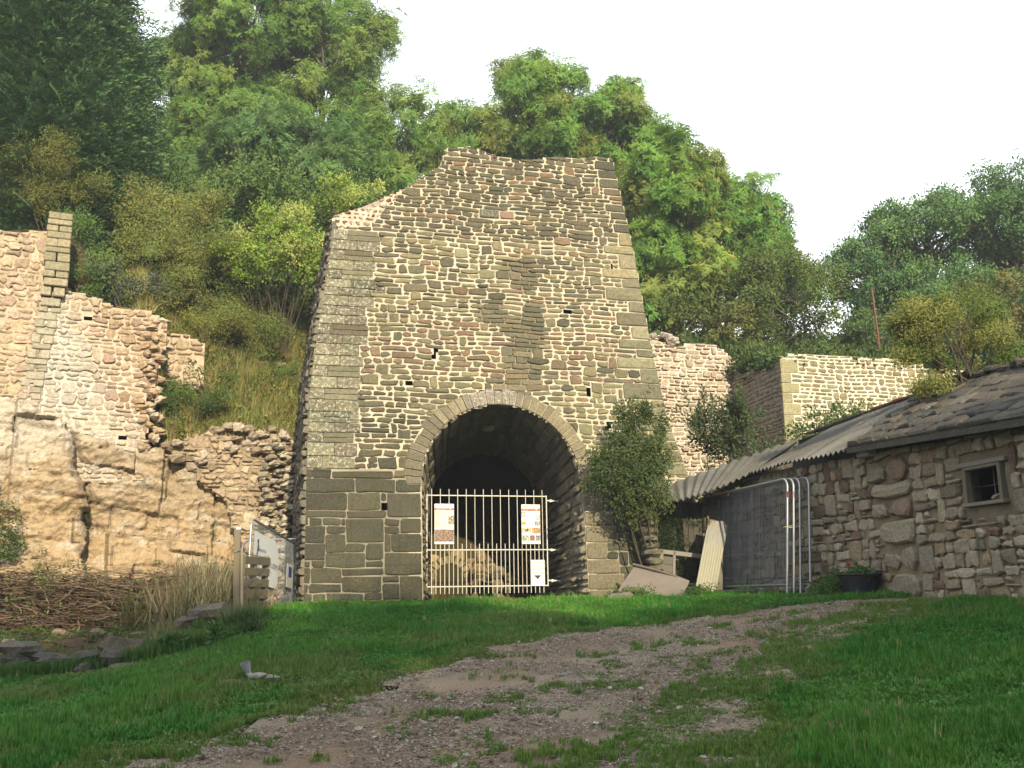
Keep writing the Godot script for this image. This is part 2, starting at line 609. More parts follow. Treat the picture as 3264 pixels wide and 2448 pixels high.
func stone(mb: MB, poly: PackedVector2Array, map: Callable, proud: float, bev: float, rough: float, col: Color) -> void:
	var lo := poly[0]
	var hi := poly[0]
	for q in poly:
		lo = lo.min(q); hi = hi.max(q)
	var c := (lo + hi) * .5
	var hs := (hi - lo) * .5
	var f := Vector2(1.0 - minf(.7, bev / maxf(.01, hs.x)), 1.0 - minf(.7, bev / maxf(.01, hs.y)))
	var f1 := Vector2(1.0 - minf(.5, bev * .2 / maxf(.01, hs.x)), 1.0 - minf(.5, bev * .2 / maxf(.01, hs.y)))
	var n := poly.size()
	var r0 := []
	var r1 := []
	var r2 := []
	var tilt := Vector2(R(-1, 1), R(-1, 1)) * rough * .5
	for q in poly:
		var d := q - c
		r0.append(map.call(q.x, q.y, -.05))
		var q1 := c + d * f1
		r1.append(map.call(q1.x, q1.y, proud * .55))
		var q2 := c + d * f
		r2.append(map.call(q2.x, q2.y, proud + R(-.3, .3) * rough + tilt.dot(d / hs)))
	var cc: Vector3 = map.call(c.x, c.y, proud + R(0, .6) * rough)
	var cb := Color(col.r * .93, col.g * .93, col.b * .92)
	for i in n:
		var j := (i + 1) % n
		mb.quad(r0[i], r0[j], r1[j], r1[i], cb)
		mb.quad(r1[i], r1[j], r2[j], r2[i], vary(col, .1))
		mb.tri(r2[i], r2[j], cc, vary(col, .1))

# list of [poly, col, proud, bev, rough, mat]; the largest become parts, the rest one mesh per material
func lay(list: Array, map: Callable, parent: Node, called: String, rest: String, most := 300) -> void:
	for s in list:
		var lo: Vector2 = s[0][0]
		var hi: Vector2 = s[0][0]
		for q in s[0]:
			lo = lo.min(q); hi = hi.max(q)
		s.append((hi.x - lo.x) * (hi.y - lo.y))
	list.sort_custom(func(a, b): return a[6] > b[6])
	var restmb := {}
	for i in list.size():
		var s: Array = list[i]
		if i < most:
			var mb := MB.new()
			stone(mb, s[0], map, s[2], s[3], s[4], s[1])
			obj(called, mb, M[s[5]], parent)
		else:
			if not restmb.has(s[5]): restmb[s[5]] = MB.new()
			stone(restmb[s[5]], s[0], map, s[2], s[3], s[4], s[1])
	for k in restmb:
		obj(rest, restmb[k], M[k], parent, "stuff")

func inside(p: Vector2, poly: PackedVector2Array) -> bool:
	return Geometry2D.is_point_in_polygon(p, poly)

# clip to an outline, and keep out of holes
func cut(poly: PackedVector2Array, keep: PackedVector2Array, holes: Array) -> PackedVector2Array:
	var best := poly
	var whole := true
	for q in poly:
		if not inside(q, keep):
			whole = false
			break
	if not whole:
		var r := Geometry2D.intersect_polygons(poly, keep)
		if r.is_empty(): return PackedVector2Array()
		best = r[0]
	for h in holes:
		var hit := false
		for q in best:
			if inside(q, h):
				hit = true
				break
		if hit:
			var r := Geometry2D.clip_polygons(best, h)
			if r.is_empty(): return PackedVector2Array()
			best = r[0]
	var lo := best[0]
	var hi := best[0]
	for q in best:
		lo = lo.min(q); hi = hi.max(q)
	if hi.x - lo.x < .04 or hi.y - lo.y < .03 or best.size() > 16: return PackedVector2Array()
	return best

# mortar bed: cells on (u, v) inside keep and outside holes
func bed(map: Callable, keep: PackedVector2Array, holes: Array, cell: float, dep: Callable, colf: Callable) -> MB:
	var lo := keep[0]
	var hi := keep[0]
	for q in keep:
		lo = lo.min(q); hi = hi.max(q)
	var w := int(ceil((hi.x - lo.x) / cell)) + 1
	var h := int(ceil((hi.y - lo.y) / cell)) + 1
	var p := []
	var cs := []
	var skip := {}
	for j in h + 1:
		var row := PackedVector3Array()
		var cr := PackedColorArray()
		for i in w + 1:
			var u := lo.x + i * cell
			var v := lo.y + j * cell
			row.append(map.call(u, v, dep.call(u, v)))
			cr.append(colf.call(u, v))
			var m := Vector2(u + cell * .5, v + cell * .5)
			var ok := inside(m, keep)
			if ok:
				for q in holes:
					if inside(m, q):
						ok = false
						break
			if not ok: skip[j * (w + 1) + i] = true
		p.append(row); cs.append(cr)
	var mb := MB.new()
	mb.grid(p, cs, skip)
	return mb

func circle(c: Vector2, r: float, a0: float, a1: float, n: int) -> PackedVector2Array:
	var p := PackedVector2Array()
	for i in n + 1:
		var a := lerpf(a0, a1, float(i) / n)
		p.append(c + Vector2(cos(a), sin(a)) * r)
	return p

func text(s: String, h: float, col: Color, at: Vector3, right: Vector3, up: Vector3, parent: Node, called: String, italic := false, font := "Droid Sans", depth := .002, just := 0) -> void:
	var f := SystemFont.new()
	f.font_names = PackedStringArray([font])
	f.font_italic = italic
	var t := TextMesh.new()
	t.text = s
	t.font = f
	t.font_size = 32
	t.pixel_size = h / 32.0
	t.depth = depth
	t.horizontal_alignment = [HORIZONTAL_ALIGNMENT_LEFT, HORIZONTAL_ALIGNMENT_CENTER][just]
	var o := MeshInstance3D.new()
	o.mesh = t
	var m := StandardMaterial3D.new()
	m.albedo_color = col.linear_to_srgb()
	m.roughness = .7
	o.material_override = m
	o.transform = Transform3D(Basis(right.normalized(), up.normalized(), right.cross(up).normalized()), at - base_of.get(parent, Vector3.ZERO))
	put(o, called, parent)

# ---------------------------------------------------------------- the ground
const GX := [-60.0, -14.0, -10.0, -7.0, -5.0, -3.8, -2.0, 0.0, 2.0, 4.0, 6.0, 9.0, 13.0, 60.0]
const GZ := [40.0, 6.0, 0.0, -5.0, -8.0, -11.0, -13.0, -14.0, -16.0, -18.5, -20.0, -22.0, -24.5, -60.0]
const GH := [
	[-.6, -.6, -.6, -.5, -.5, -.5, -.5, -.5, -.5, -.4, -.3, -.2, -.1, 0.0],
	[-.3, -.3, -.3, -.3, -.25, -.25, -.25, -.25, -.2, -.1, 0.0, .1, .2, .4],
	[-.1, -.1, -.1, 0.0, 0.0, 0.0, 0.0, 0.0, .05, .15, .25, .35, .4, .5],
	[.2, .2, .22, .3, .37, .4, .41, .42, .45, .58, .75, .95, 1.0, 1.0],
	[.3, .3, .3, .38, .5, .6, .63, .64, .68, .87, 1.08, 1.3, 1.4, 1.4],
	[.45, .45, .45, .5, .6, .8, .86, .88, .92, 1.1, 1.3, 1.5, 1.5, 1.5],
	[.6, .58, .57, .6, .75, .97, 1.03, 1.04, 1.1, 1.3, 1.45, 1.55, 1.58, 1.6],
	[.9, .85, .82, .8, .9, 1.1, 1.12, 1.12, 1.18, 1.36, 1.5, 1.56, 1.58, 1.6],
	[1.3, 1.22, 1.18, 1.15, 1.2, 1.34, 1.33, 1.31, 1.36, 1.48, 1.54, 1.57, 1.6, 1.6],
	[1.62, 1.58, 1.54, 1.46, 1.4, 1.47, 1.5, 1.5, 1.5, 1.53, 1.56, 1.57, 1.6, 1.6],
	[1.9, 1.85, 1.8, 1.6, 1.35, 1.47, 1.52, 1.52, 1.52, 1.54, 1.56, 1.57, 1.6, 1.6],
	[2.3, 2.3, 2.2, 1.8, 1.1, 1.25, 1.5, 1.5, 1.52, 1.54, 1.56, 1.57, 1.6, 1.6],
	[2.8, 2.7, 2.5, 1.9, 1.0, 1.1, 1.5, 1.5, 1.5, 1.5, 1.5, 1.5, 1.6, 1.6],
	[2.8, 2.7, 2.5, 1.9, 1.0, 1.1, 1.5, 1.5, 1.5, 1.5, 1.5, 1.5, 1.6, 1.6]]

func ss(t: float) -> float:
	return t

func gh(x: float, z: float) -> float:
	var i := 0
	while i < GX.size() - 2 and x > GX[i + 1]: i += 1
	var j := 0
	while j < GZ.size() - 2 and z < GZ[j + 1]: j += 1
	var tx := clampf((x - GX[i]) / (GX[i + 1] - GX[i]), 0, 1)
	var tz := clampf((z - GZ[j]) / (GZ[j + 1] - GZ[j]), 0, 1)
	var a: float = lerpf(GH[j][i], GH[j][i + 1], tx)
	var b: float = lerpf(GH[j + 1][i], GH[j + 1][i + 1], tx)
	return lerpf(a, b, tz) + .04 * nz.get_noise_2d(x * 18.0, z * 18.0) + .012 * nz.get_noise_2d(x * 90.0, z * 90.0)

# lawn edge on the left: x of the boundary between lawn and rough bank, by z
func lawn_left(z: float) -> float:
	var t := [[4.0, -30.0], [-12.2, -14.0], [-12.8, -6.6], [-13.4, -4.9], [-14.3, -4.35], [-15.5, -4.25], [-17.0, -4.55], [-18.6, -4.7], [-30.0, -4.7]]
	for i in t.size() - 1:
		if z <= t[i][0] and z > t[i + 1][0]:
			return lerpf(t[i][1], t[i + 1][1], (t[i][0] - z) / (t[i][0] - t[i + 1][0]))
	return -4.7

const PL := [[3.0, -3.3], [-5.0, -2.75], [-6.9, -2.5], [-8.0, -2.28], [-9.3, -1.67], [-10.8, -1.13], [-12.4, -.3], [-13.4, .5], [-13.9, 1.3], [-14.3, 2.3], [-14.8, 3.3], [-15.0, 4.2], [-15.2, 9.0]]
const PR := [[3.0, .9], [-5.0, 1.2], [-6.5, 1.4], [-8.0, 1.8], [-9.1, 2.2], [-10.0, 2.8], [-11.1, 3.55], [-11.9, 4.0], [-12.6, 4.7], [-13.3, 5.6], [-14.0, 6.6], [-15.2, 9.0]]

func lerp_tab(t: Array, z: float) -> float:
	for i in t.size() - 1:
		if z <= t[i][0] and z > t[i + 1][0]:
			return lerpf(t[i][1], t[i + 1][1], (t[i][0] - z) / (t[i][0] - t[i + 1][0]))
	return t[0][1] if z > t[0][0] else t[-1][1]

# > 0 on the track; about how far inside its edge
func track(x: float, z: float) -> float:
	if z < -15.2 or x > 6.3: return -1.0
	var e := minf(x - lerp_tab(PL, z), lerp_tab(PR, z) - x)
	return e + .35 * nz.get_noise_2d(x * 30.0, z * 30.0) + .16 * nz.get_noise_2d(x * 110.0 + 50, z * 110.0)

func weedy(x: float, z: float) -> float:
	# green patches on the track: a middle strip and both shoulders
	var l := lerp_tab(PL, z)
	var r := lerp_tab(PR, z)
	var t := (x - l) / maxf(.2, r - l)
	var strip := .22 * exp(-pow((t - .48) / .11, 2.0)) + .62 * smoothstep(.5, 1.0, t) + .35 * smoothstep(.14, 0.0, t)
	return strip + .45 * nz.get_noise_2d(x * 60.0 + 11, z * 45.0) + .3 * nz.get_noise_2d(x * 190.0, z * 160.0) - .26

func on_lawn(x: float, z: float) -> bool:
	return x > lawn_left(z) + .15 * nz.get_noise_2d(x * 40.0, z * 40.0)

func in_footprint(x: float, z: float) -> bool:
	var q := Vector3(x, 1.5, z) - FO
	var u := q.dot(FU)
	var d := q.dot(FN)
	if u > -3.9 and u < 4.7 and d < .02: return true
	var b := Vector3(x, 0, z) - Vector3(BO.x, 0, BO.z)
	return b.dot(FU) > -.02 and b.dot(FN) > -4.5

func build_ground() -> void:
	var xs := PackedFloat32Array()
	var zs := PackedFloat32Array()
	for x in [-400.0, -150.0, -60.0, -30.0]: xs.append(x)
	var x := -16.0
	while x <= 16.01:
		xs.append(x); x += .16
	for q in [30.0, 60.0, 150.0, 400.0]: xs.append(q)
	for q in [400.0, 150.0, 60.0, 30.0, 15.0, 8.0]: zs.append(q)
	var z := 4.0
	while z >= -25.01:
		zs.append(z); z -= .16
	for q in [-40.0, -100.0, -400.0]: zs.append(q)
	var p := []
	var cs := []
	var pt := []
	var ct := []
	var skip := {}
	for j in zs.size():
		var row := PackedVector3Array()
		var cr := PackedColorArray()
		var rt := PackedVector3Array()
		var c2 := PackedColorArray()
		for i in xs.size():
			var xx := xs[i]
			var zz := zs[j]
			var y := gh(xx, zz)
			row.append(Vector3(xx, y - (.03 if track(xx, zz) > -.1 else 0.0), zz))
			var col := C(.035, .06, .014)
			if not on_lawn(xx, zz) and zz < -11:
				col = C(.085, .055, .03)
			cr.append(vary(col, .12))
			var k := track(xx, zz)
			rt.append(Vector3(xx, y + .006, zz))
			var w := nz.get_noise_2d(xx * 12.0, zz * 8.0)
			var tt := (xx - lerp_tab(PL, zz)) / maxf(.3, lerp_tab(PR, zz) - lerp_tab(PL, zz))
			var rut := exp(-pow((tt - .27) / .12, 2.0)) + exp(-pow((tt - .7) / .1, 2.0))
			c2.append(vary(C(.4, .315, .225).lerp(C(.37, .255, .17), clampf(.1 + w + .6 * rut, 0, 1)), .1))
			rt[-1].y -= .025 * minf(1.0, rut) * clampf(k * 3.0, 0, 1)
			if k < 0.0 or absf(xx) > 15 or zz > 3.5: skip[j * xs.size() + i] = true
		p.append(row); cs.append(cr); pt.append(rt); ct.append(c2)
	var g := MB.new()
	g.grid(p, cs)
	tag(obj("ground", g, M["soil"]), "grassy ground rising towards the stone furnace", "", "", "structure")
	var t := MB.new()
	t.grid(pt, ct, skip)
	tag(obj("path", t, M["gravel"]), "worn gravel track curving up across the lawn to the right", "", "", "structure")

func hill_h(x: float, z: float) -> float:
	# left bank behind the cliff, level charging platform, right terrace
	var q := Vector3(x, 0, z) - CA
	var t := -q.dot(CN)
	var s := q.dot(CD)
	var l := 5.1 + t * .95
	if s > 3.5: l = maxf(l, minf(8.1, 5.1 + (s - 3.5) * 6.0) + t * .45)
	if s > 5.6: l = maxf(l, 9.7 + t * .45)
	if l > 10.2: l = 10.2 + (l - 10.2) * .75
	l = minf(l, 19.0)
	var r := 7.8
	if z > -29.5 and x > 4.0: r = lerpf(7.8, 7.6, .5)
	r = 7.8 + maxf(0.0, (-z - 29.0)) * .28
	r = minf(r, 13.0)
	var k := smoothstep(-5.0, 3.0, x)
	var h := lerpf(l, r, k)
	h += .5 * nz.get_noise_2d(x * 5.0, z * 5.0) * clampf(t * .4, 0, 1) + .12 * nz.get_noise_2d(x * 30.0, z * 30.0)
	return h

func build_hill() -> void:
	var p := []
	var cs := []
	var x0 := -45.0
	var nx := 150
	var nzz := 70
	for j in nzz + 1:
		var row := PackedVector3Array()
		var cr := PackedColorArray()
		for i in nx + 1:
			var x := x0 + i * .75
			# front edge follows the cliff, the back of the furnace and the right terrace
			var zf := -24.2
			if x < -4.8: zf = -24.2 + (-4.8 - x) * .448 - 1.0
			elif x < 1.5: zf = -25.2 - (x + 4.8) * .26
			else: zf = -31.0
			if x > 7.0: zf = -27.5 - (x - 7.45) * .26
			if x < -16: zf = -19.4
			var t := float(j) / nzz
			var z := zf - 70.0 * t * t
			var y := hill_h(x, z)
			row.append(Vector3(x, y, z))
			cr.append(vary(C(.06, .055, .022).lerp(C(.1, .07, .035), clampf(.5 + nz.get_noise_2d(x * 20, z * 20), 0, 1)), .15))
		p.append(row); cs.append(cr)
	# skirt straight down the front edge
	var low := PackedVector3Array()
	for q in p[0]: low.append(Vector3(q.x, 0.5, q.z))
	p.push_front(low); cs.push_front(cs[0])
	var mb := MB.new()
	mb.grid(p, cs)
	tag(obj("hillside", mb, M["soil"]), "steep overgrown hillside rising behind the furnace", "", "", "structure")

func build_grass() -> void:
	rng.seed = 501
	var xf := [[], [], []]
	var cc := [PackedColorArray(), PackedColorArray(), PackedColorArray()]
	var n := 0
	# mown lawn, denser near the camera
	for i in 330000:
		var z := -3.2 - 19.5 * pow(rng.randf(), 1.25)
		var half := 1.5 + absf(z) * .56
		var x := R(-half, half)
		if in_footprint(x, z) or not on_lawn(x, z): continue
		var k := track(x, z)
		var s := R(.05, .085)
		if k > .05:
			var w := weedy(x, z)
			if w < R(-.02, .3): continue
			s *= .62
		elif k > -.35:
			s *= .75
		var col := C(.034, .135, .013).lerp(C(.07, .175, .022), clampf(.45 + .9 * nz.get_noise_2d(x * 14.0, z * 14.0), 0, 1))
		if k > -.3: col = col.lerp(C(.12, .15, .03), .55)
		var dryk := nz.get_noise_2d(x * 6.0 + 200, z * 6.0) + .5 * nz.get_noise_2d(x * 33.0, z * 33.0 + 70)
		if dryk > .36: col = col.lerp(C(.12, .15, .036), clampf((dryk - .36) * 3.0, 0, .6))
		if rng.randf() < .035: col = C(.2, .19, .08)
		var hs := s * R(.6, 1.2) * (1.0 + .9 * nz.get_noise_2d(x * 25.0 + 90, z * 25.0)) * (1.7 if rng.randf() < .03 else 1.0)
		var b := Basis(Vector3.UP, R(0, TAU)).scaled_local(Vector3(s, hs, s))
		var q := rng.randi() % 3
		xf[q].append(Transform3D(b, Vector3(x, gh(x, z) - .004, z)))
		cc[q].append(vary(col, .22, .12))
	# longer unmown fringe against the rough bank and walls
	for i in 26000:
		var z := R(-15.6, -9.0)
		var x := lawn_left(z) + R(-.4, .5)
		if in_footprint(x, z): continue
		var s := R(.09, .16)
		var b := Basis(Vector3.UP, R(0, TAU)).scaled_local(Vector3(s, s * R(.9, 1.6), s))
		var q := rng.randi() % 3
		xf[q].append(Transform3D(b, Vector3(x, gh(x, z) - .01, z)))
		cc[q].append(vary(C(.06, .12, .025), .3, .15))
	var lawn := thing("lawn_grass", "short green grass covering the lawn and tufting the track", "", Vector3.ZERO, "", "stuff")
	for q in 3:
		mm("grass_tufts", shape("grass%d" % q), M["blade"], xf[q], cc[q], lawn, "stuff")
	# gravel
	var gx := [[], [], [], []]
	var gc := [PackedColorArray(), PackedColorArray(), PackedColorArray(), PackedColorArray()]
	for i in 110000:
		var z := -4.0 - 11.0 * pow(rng.randf(), 1.35)
		var l := lerp_tab(PL, z)
		var r := lerp_tab(PR, z)
		var x := R(l - .3, r + .3)
		if track(x, z) < .0: continue
		var tt := (x - l) / (r - l)
		if nz.get_noise_2d(x * 35.0 + 31, z * 35.0) < R(-.75, -.05) + .3 * (exp(-pow((tt - .27) / .12, 2.0)) + exp(-pow((tt - .7) / .1, 2.0))): continue
		var s := .012 + .022 * pow(rng.randf(), 3.0)
		if rng.randf() < .012: s = R(.04, .075)
		var q := rng.randi() % 4
		var b := Basis.from_euler(Vector3(R(-.4, .4), R(0, TAU), R(-.4, .4))).scaled_local(Vector3(s * R(.8, 1.5), s * R(.7, 1.1), s))
		gx[q].append(Transform3D(b, Vector3(x, gh(x, z) + .006 + s * .12, z)))
		gc[q].append(vary(pick([C(.4, .325, .245), C(.5, .42, .33), C(.33, .24, .175), C(.39, .26, .18), C(.25, .2, .15), C(.58, .52, .43)]), .25))
	var gv := thing("gravel", "loose gravel lying on the worn track", "", Vector3.ZERO, "", "stuff")
	for q in 4:
		mm("pebbles", shape("pebble%d" % q), M["gravel"], gx[q], gc[q], gv, "stuff")

# ---------------------------------------------------------------- the furnace
var OUTL := PackedVector2Array([Vector2(-3.86, -.4), Vector2(-3.86, 2.73), Vector2(-3.84, 4.15), Vector2(-3.67, 5.76), Vector2(-3.45, 7.35), Vector2(-3.4, 7.85),
	Vector2(-2.6, 7.98), Vector2(-2.3, 8.45), Vector2(-1.85, 8.98), Vector2(-1.06, 9.62), Vector2(-.93, 10.08), Vector2(-.36, 10.18), Vector2(.29, 9.99), Vector2(1.04, 9.95), Vector2(1.42, 10.1), Vector2(2.57, 10.16), Vector2(2.6, 10.24), Vector2(3.05, 10.24),
	Vector2(3.35, 8.0), Vector2(3.57, 5.62), Vector2(3.79, 3.9), Vector2(4.15, 2.57), Vector2(4.58, -.4)])
var ARC := Vector2(.06, 2.37)

func fmap(u: float, v: float, n: float) -> Vector3:
	return FO + FU * u + FV * v + FNB * n

func left_edge(v: float) -> float:
	return lerp_tab2([[-1.0, -3.86], [2.73, -3.86], [4.15, -3.84], [5.76, -3.67], [7.35, -3.45], [8.3, -3.36], [12.0, -3.0]], v)

func right_edge(v: float) -> float:
	return lerp_tab2([[-1.0, 4.75], [2.57, 4.15], [3.9, 3.79], [5.62, 3.57], [8.0, 3.35], [10.3, 3.04]], v)

func lerp_tab2(t: Array, v: float) -> float:
	for i in t.size() - 1:
		if v <= t[i + 1][0]:
			return lerpf(t[i][1], t[i + 1][1], clampf((v - t[i][0]) / (t[i + 1][0] - t[i][0]), 0, 1))
	return t[-1][1]

func zone(u: float, v: float) -> int:
	# 1 big dark blocks, 2 left dressed quoins, 3 tight centre column, 4 right quoins, 0 rubble in pale mortar
	if v < 2.62 and (u < -1.9): return 1
	if v < 2.2 and u > 1.9: return 1
	var e := u - left_edge(v)
	if v < 7.75 and v > 2.62 and e < 1.0 + .35 * nz.get_noise_2d(3, v * 60.0): return 2
	if v > 4.3 and v < 7.4 and absf(u - .35 - .1 * (v - 5.5)) < .75 and nz.get_noise_2d(u * 26 + 7, v * 40.0) > -.12 + absf(u - .3) * .25: return 3
	if v > 6.2 and v < 8.0 and right_edge(v) - u < .75: return 4
	return 0

func furnace_mortar(u: float, v: float) -> Color:
	var k := nz.get_noise_2d(u * 30.0, v * 30.0)
	var c := C(.58, .52, .395)
	match zone(u, v):
		1: c = C(.28, .25, .19)
		2: c = C(.16, .145, .105)
		3: c = C(.3, .255, .18)
	if v > 8.3: c = C(.56, .5, .37)
	c = c.lerp(C(.36, .31, .23), clampf(k * 1.4 - .1, 0, .8))
	return Color(c.r * (1.0 + k * .15), c.g * (1.0 + k * .15), c.b * (1.0 + k * .15))

func furnace_dep(u: float, v: float) -> float:
	var k := .011 * nz.get_noise_2d(u * 80.0, v * 80.0)
	match zone(u, v):
		1: return -.006 + k
		2: return -.03
		3: return -.026 + k
	return -.004 + k

func stone_col(u: float, v: float, z: int) -> Color:
	var c: Color
	match z:
		1: c = pick([C(0.116, 0.105, 0.078), C(0.137, 0.122, 0.090), C(0.103, 0.094, 0.073), C(0.155, 0.133, 0.099)])
		2: c = pick([C(0.218, 0.191, 0.146), C(0.185, 0.157, 0.121), C(0.248, 0.216, 0.163), C(0.163, 0.141, 0.112), C(0.184, 0.144, 0.120)])
		3: c = pick([C(0.215, 0.180, 0.126), C(0.185, 0.157, 0.115), C(0.238, 0.190, 0.142), C(0.156, 0.138, 0.107)])
		4: c = pick([C(0.294, 0.257, 0.183), C(0.248, 0.219, 0.163), C(0.324, 0.280, 0.199)])
		_:
			c = pick([C(0.260, 0.216, 0.145), C(0.207, 0.172, 0.118), C(0.155, 0.133, 0.099), C(0.125, 0.110, 0.086), C(0.292, 0.247, 0.169), C(0.230, 0.189, 0.132), C(0.185, 0.157, 0.115)])
			if v > 7.9: c = pick([C(0.132, 0.114, 0.090), C(0.154, 0.121, 0.100), C(0.117, 0.106, 0.083), C(0.184, 0.154, 0.108), C(0.162, 0.138, 0.099)])
			if v > 4.6 and v < 5.9 and rng.randf() < .45: c = pick([C(0.240, 0.159, 0.117), C(0.226, 0.154, 0.121)])
			elif u > 1.6 and v < 4.6: c = pick([C(0.261, 0.225, 0.146), C(0.231, 0.202, 0.135), C(0.276, 0.234, 0.154)])
			if rng.randf() < .07: c = C(0.254, 0.163, 0.121)
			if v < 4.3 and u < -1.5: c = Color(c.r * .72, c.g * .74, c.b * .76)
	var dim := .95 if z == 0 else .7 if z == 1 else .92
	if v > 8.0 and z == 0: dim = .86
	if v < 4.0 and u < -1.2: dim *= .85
	return vary(Color(c.r * dim * .97, c.g * dim, c.b * dim * .85), .2, .06)

func arch_shape(r: float, down := -.4) -> PackedVector2Array:
	var p := PackedVector2Array([Vector2(ARC.x + r, down)])
	p.append_array(circle(ARC, r, 0, PI, 28))
	p.append(Vector2(ARC.x - r, down))
	return p

func build_furnace() -> void:
	rng.seed = 1517
	var F := thing("stone_furnace", "tall tapering ruined stone furnace with round-arched opening and barred gate", "furnace", FO)
	var opening := arch_shape(1.68)
	var ring := arch_shape(2.0, 2.3)
	var holes := [opening]
	var slots := [Rect2(-1.34, 5.06, .11, .24), Rect2(-1.93, 4.42, .16, .13), Rect2(1.58, 6.3, .2, .14), Rect2(2.0, 4.34, .11, .26), Rect2(2.36, 3.62, .16, .22), Rect2(2.78, 7.28, .06, .4), Rect2(3.2, 3.68, .1, .3), Rect2(-2.42, 1.92, .16, .16), Rect2(-2.86, 8.0 - .35, .14, .07), Rect2(2.5, 8.75, .1, .1)]
	var rows := PackedFloat32Array([-.4])
	while rows[-1] < 2.62:
		rows.append(rows[-1] + R(.13, .19))
	rows[-1] = 2.62
	while rows[-1] < 10.3:
		rows.append(rows[-1] + (R(.09, .145) if rows[-1] < 5.2 else R(.085, .132)))
	# putlog holes take whole courses
	for k in slots.size():
		var q: Rect2 = slots[k]
		var j := 0
		while rows[j + 1] <= q.position.y: j += 1
		var st := 2 if q.size.y > .2 else 1
		slots[k] = Rect2(q.position.x, rows[j], q.size.x, rows[j + st] - rows[j])
	for s in slots:
		holes.append(PackedVector2Array([s.position + Vector2(.0, .012), Vector2(s.end.x - .012, s.position.y + .02), s.end - Vector2(.0, .012), Vector2(s.position.x + .012, s.end.y - .02)]))
	var wall := obj("front_wall", bed(fmap, OUTL, holes, .05, furnace_dep, furnace_mortar), M["mortar"], F)
	# dressed blocks that are laid first
	var taken := []
	var list := []
	for s in slots: taken.append(s)
	# carved date stone and its red neighbour
	# courses of two or three rows for the dressed corners
	var i := 0
	while rows[i] < 2.6: i += 1
	var springing := i
	var alt := false
	while rows[i] < 7.75:
		var v := rows[i]
		var h := rows[i + 2] - v
		var e := left_edge(v + h * .5)
		var wa := .52 if alt else .3
		var wb := R(.42, .55) if alt else R(.55, .75)
		for r in [Rect2(e - .06, v, wa + .06, h), Rect2(e + wa, v, wb, h)]:
			taken.append(r)
			var zc := stone_col(r.position.x, v, 2)
			if rng.randf() < .55 and r.position.x > e + .1 and not alt:
				for q in [Rect2(r.position, Vector2(r.size.x, h * .5)), Rect2(r.position + Vector2(0, h * .5), Vector2(r.size.x, h * .5))]:
					list.append([stone_poly(q, .008, .1, .012), vary(zc, .15), .008, .012, .003, "lichen_stone" if rng.randf() < .5 else "stone"])
			else:
				list.append([stone_poly(r, .009, .05, .012), zc, .014, .014, .003, "lichen_stone"])
		i += 2
		alt = not alt
	i = springing - 1
	alt = true
	while rows[i] < 8.1:
		var st := 2 + rng.randi() % 2
		var v := rows[i]
		var h := rows[i + st] - v
		var e := right_edge(v + h * .5)
		var w := R(.7, .95) if alt else R(.3, .42)
		var r := Rect2(e - w, v, w + .15, h)
		taken.append(r)
		list.append([stone_poly(r, .02, .12, .025), stone_col(e, v, 4), .028, .02, .006, "tan_stone"])
		i += st
		alt = not alt
	while rows[i] < 10.05 and i + 2 < rows.size():
		var st := 1 + rng.randi() % 2
		var v := rows[i]
		var h := rows[i + st] - v
		var e := right_edge(v + h * .5)
		var w := R(.25, .5)
		var r := Rect2(e - w, v, w + .15, h)
		taken.append(r)
		list.append([stone_poly(r, .025, .15, .03), stone_col(e, v, 0), .025, .02, .005, "stone"])
		i += st
	i = 0
	while rows[i] < 8.38: i += 1
	var date := Rect2(-.22, rows[i], .46, rows[i + 2] - rows[i])
	var red := Rect2(.25, rows[i], .34, rows[i + 2] - rows[i])
	taken.append(date); taken.append(red)
	list.append([stone_poly(date, .02, .05, .015), C(.16, .155, .115), .03, .012, .002, "stone"])
	list.append([stone_poly(red, .03, .12, .03), C(.34, .21, .15), .03, .02, .006, "stone"])
	# jamb blocks under the springing
	for sd in [-1, 1]:
		i = 0
		while rows[i] < 2.3:
			var st := mini(2 + rng.randi() % 2, springing - i)
			if st < 1: break
			var v := rows[i]
			var h := rows[i + st] - v
			var w := R(.35, .8)
			var r := Rect2(ARC.x + 1.68, v, w, h) if sd > 0 else Rect2(ARC.x - 1.68 - w, v, w, h)
			taken.append(r)
			list.append([stone_poly(r, .022, .15, .03), stone_col(r.position.x, v, 1) if sd < 0 else vary(C(.22, .185, .12), .15), .026, .02, .006, "stone"])
			i += st
	var wf := func(u: float, vv: float) -> float:
		match zone(u, vv):
			1: return R(.5, 1.25) if rng.randf() < .7 else R(.18, .4)
			2: return R(.25, .6)
			3: return R(.25, .55)
		return R(.16, .36) if rng.randf() < .75 else R(.34, .62)
	var sf := func(u: float, vv: float, w: float) -> int:
		match zone(u, vv):
			1: return (pick([2, 2, 3, 1, 1]) if w > .4 else pick([1, 1, 2]))
			2: return 1
			3: return 1
		return 2 if rng.randf() < ((.14 if w < .34 else .05) if vv < 7.8 else .05) else 1
	var cells := pack(-4.0, 4.7, rows, wf, sf, taken)
	for r in cells:
		var m: Vector2 = r.get_center()
		var z := zone(m.x, m.y)
		var gap := .03
		var corner := .03
		var proud := .024
		var rough := .008
		match z:
			1: gap = R(.01, .02); corner = .025; proud = .02; rough = .006
			2: gap = .009; corner = .012; proud = .006; rough = .003
			3: gap = .014; corner = .02; proud = .014; rough = .006
		if z == 0:
			gap = R(.016, .034) if m.y < 7.9 else R(.014, .026)
		var parts := [r]
		if z == 0 and rng.randf() < .25 and r.size.y > .145 and r.size.x > .2:
			var hh: float = r.size.y * R(.35, .6)
			parts = [Rect2(r.position, Vector2(r.size.x, hh)), Rect2(r.position + Vector2(0, hh), Vector2(r.size.x, r.size.y - hh))]
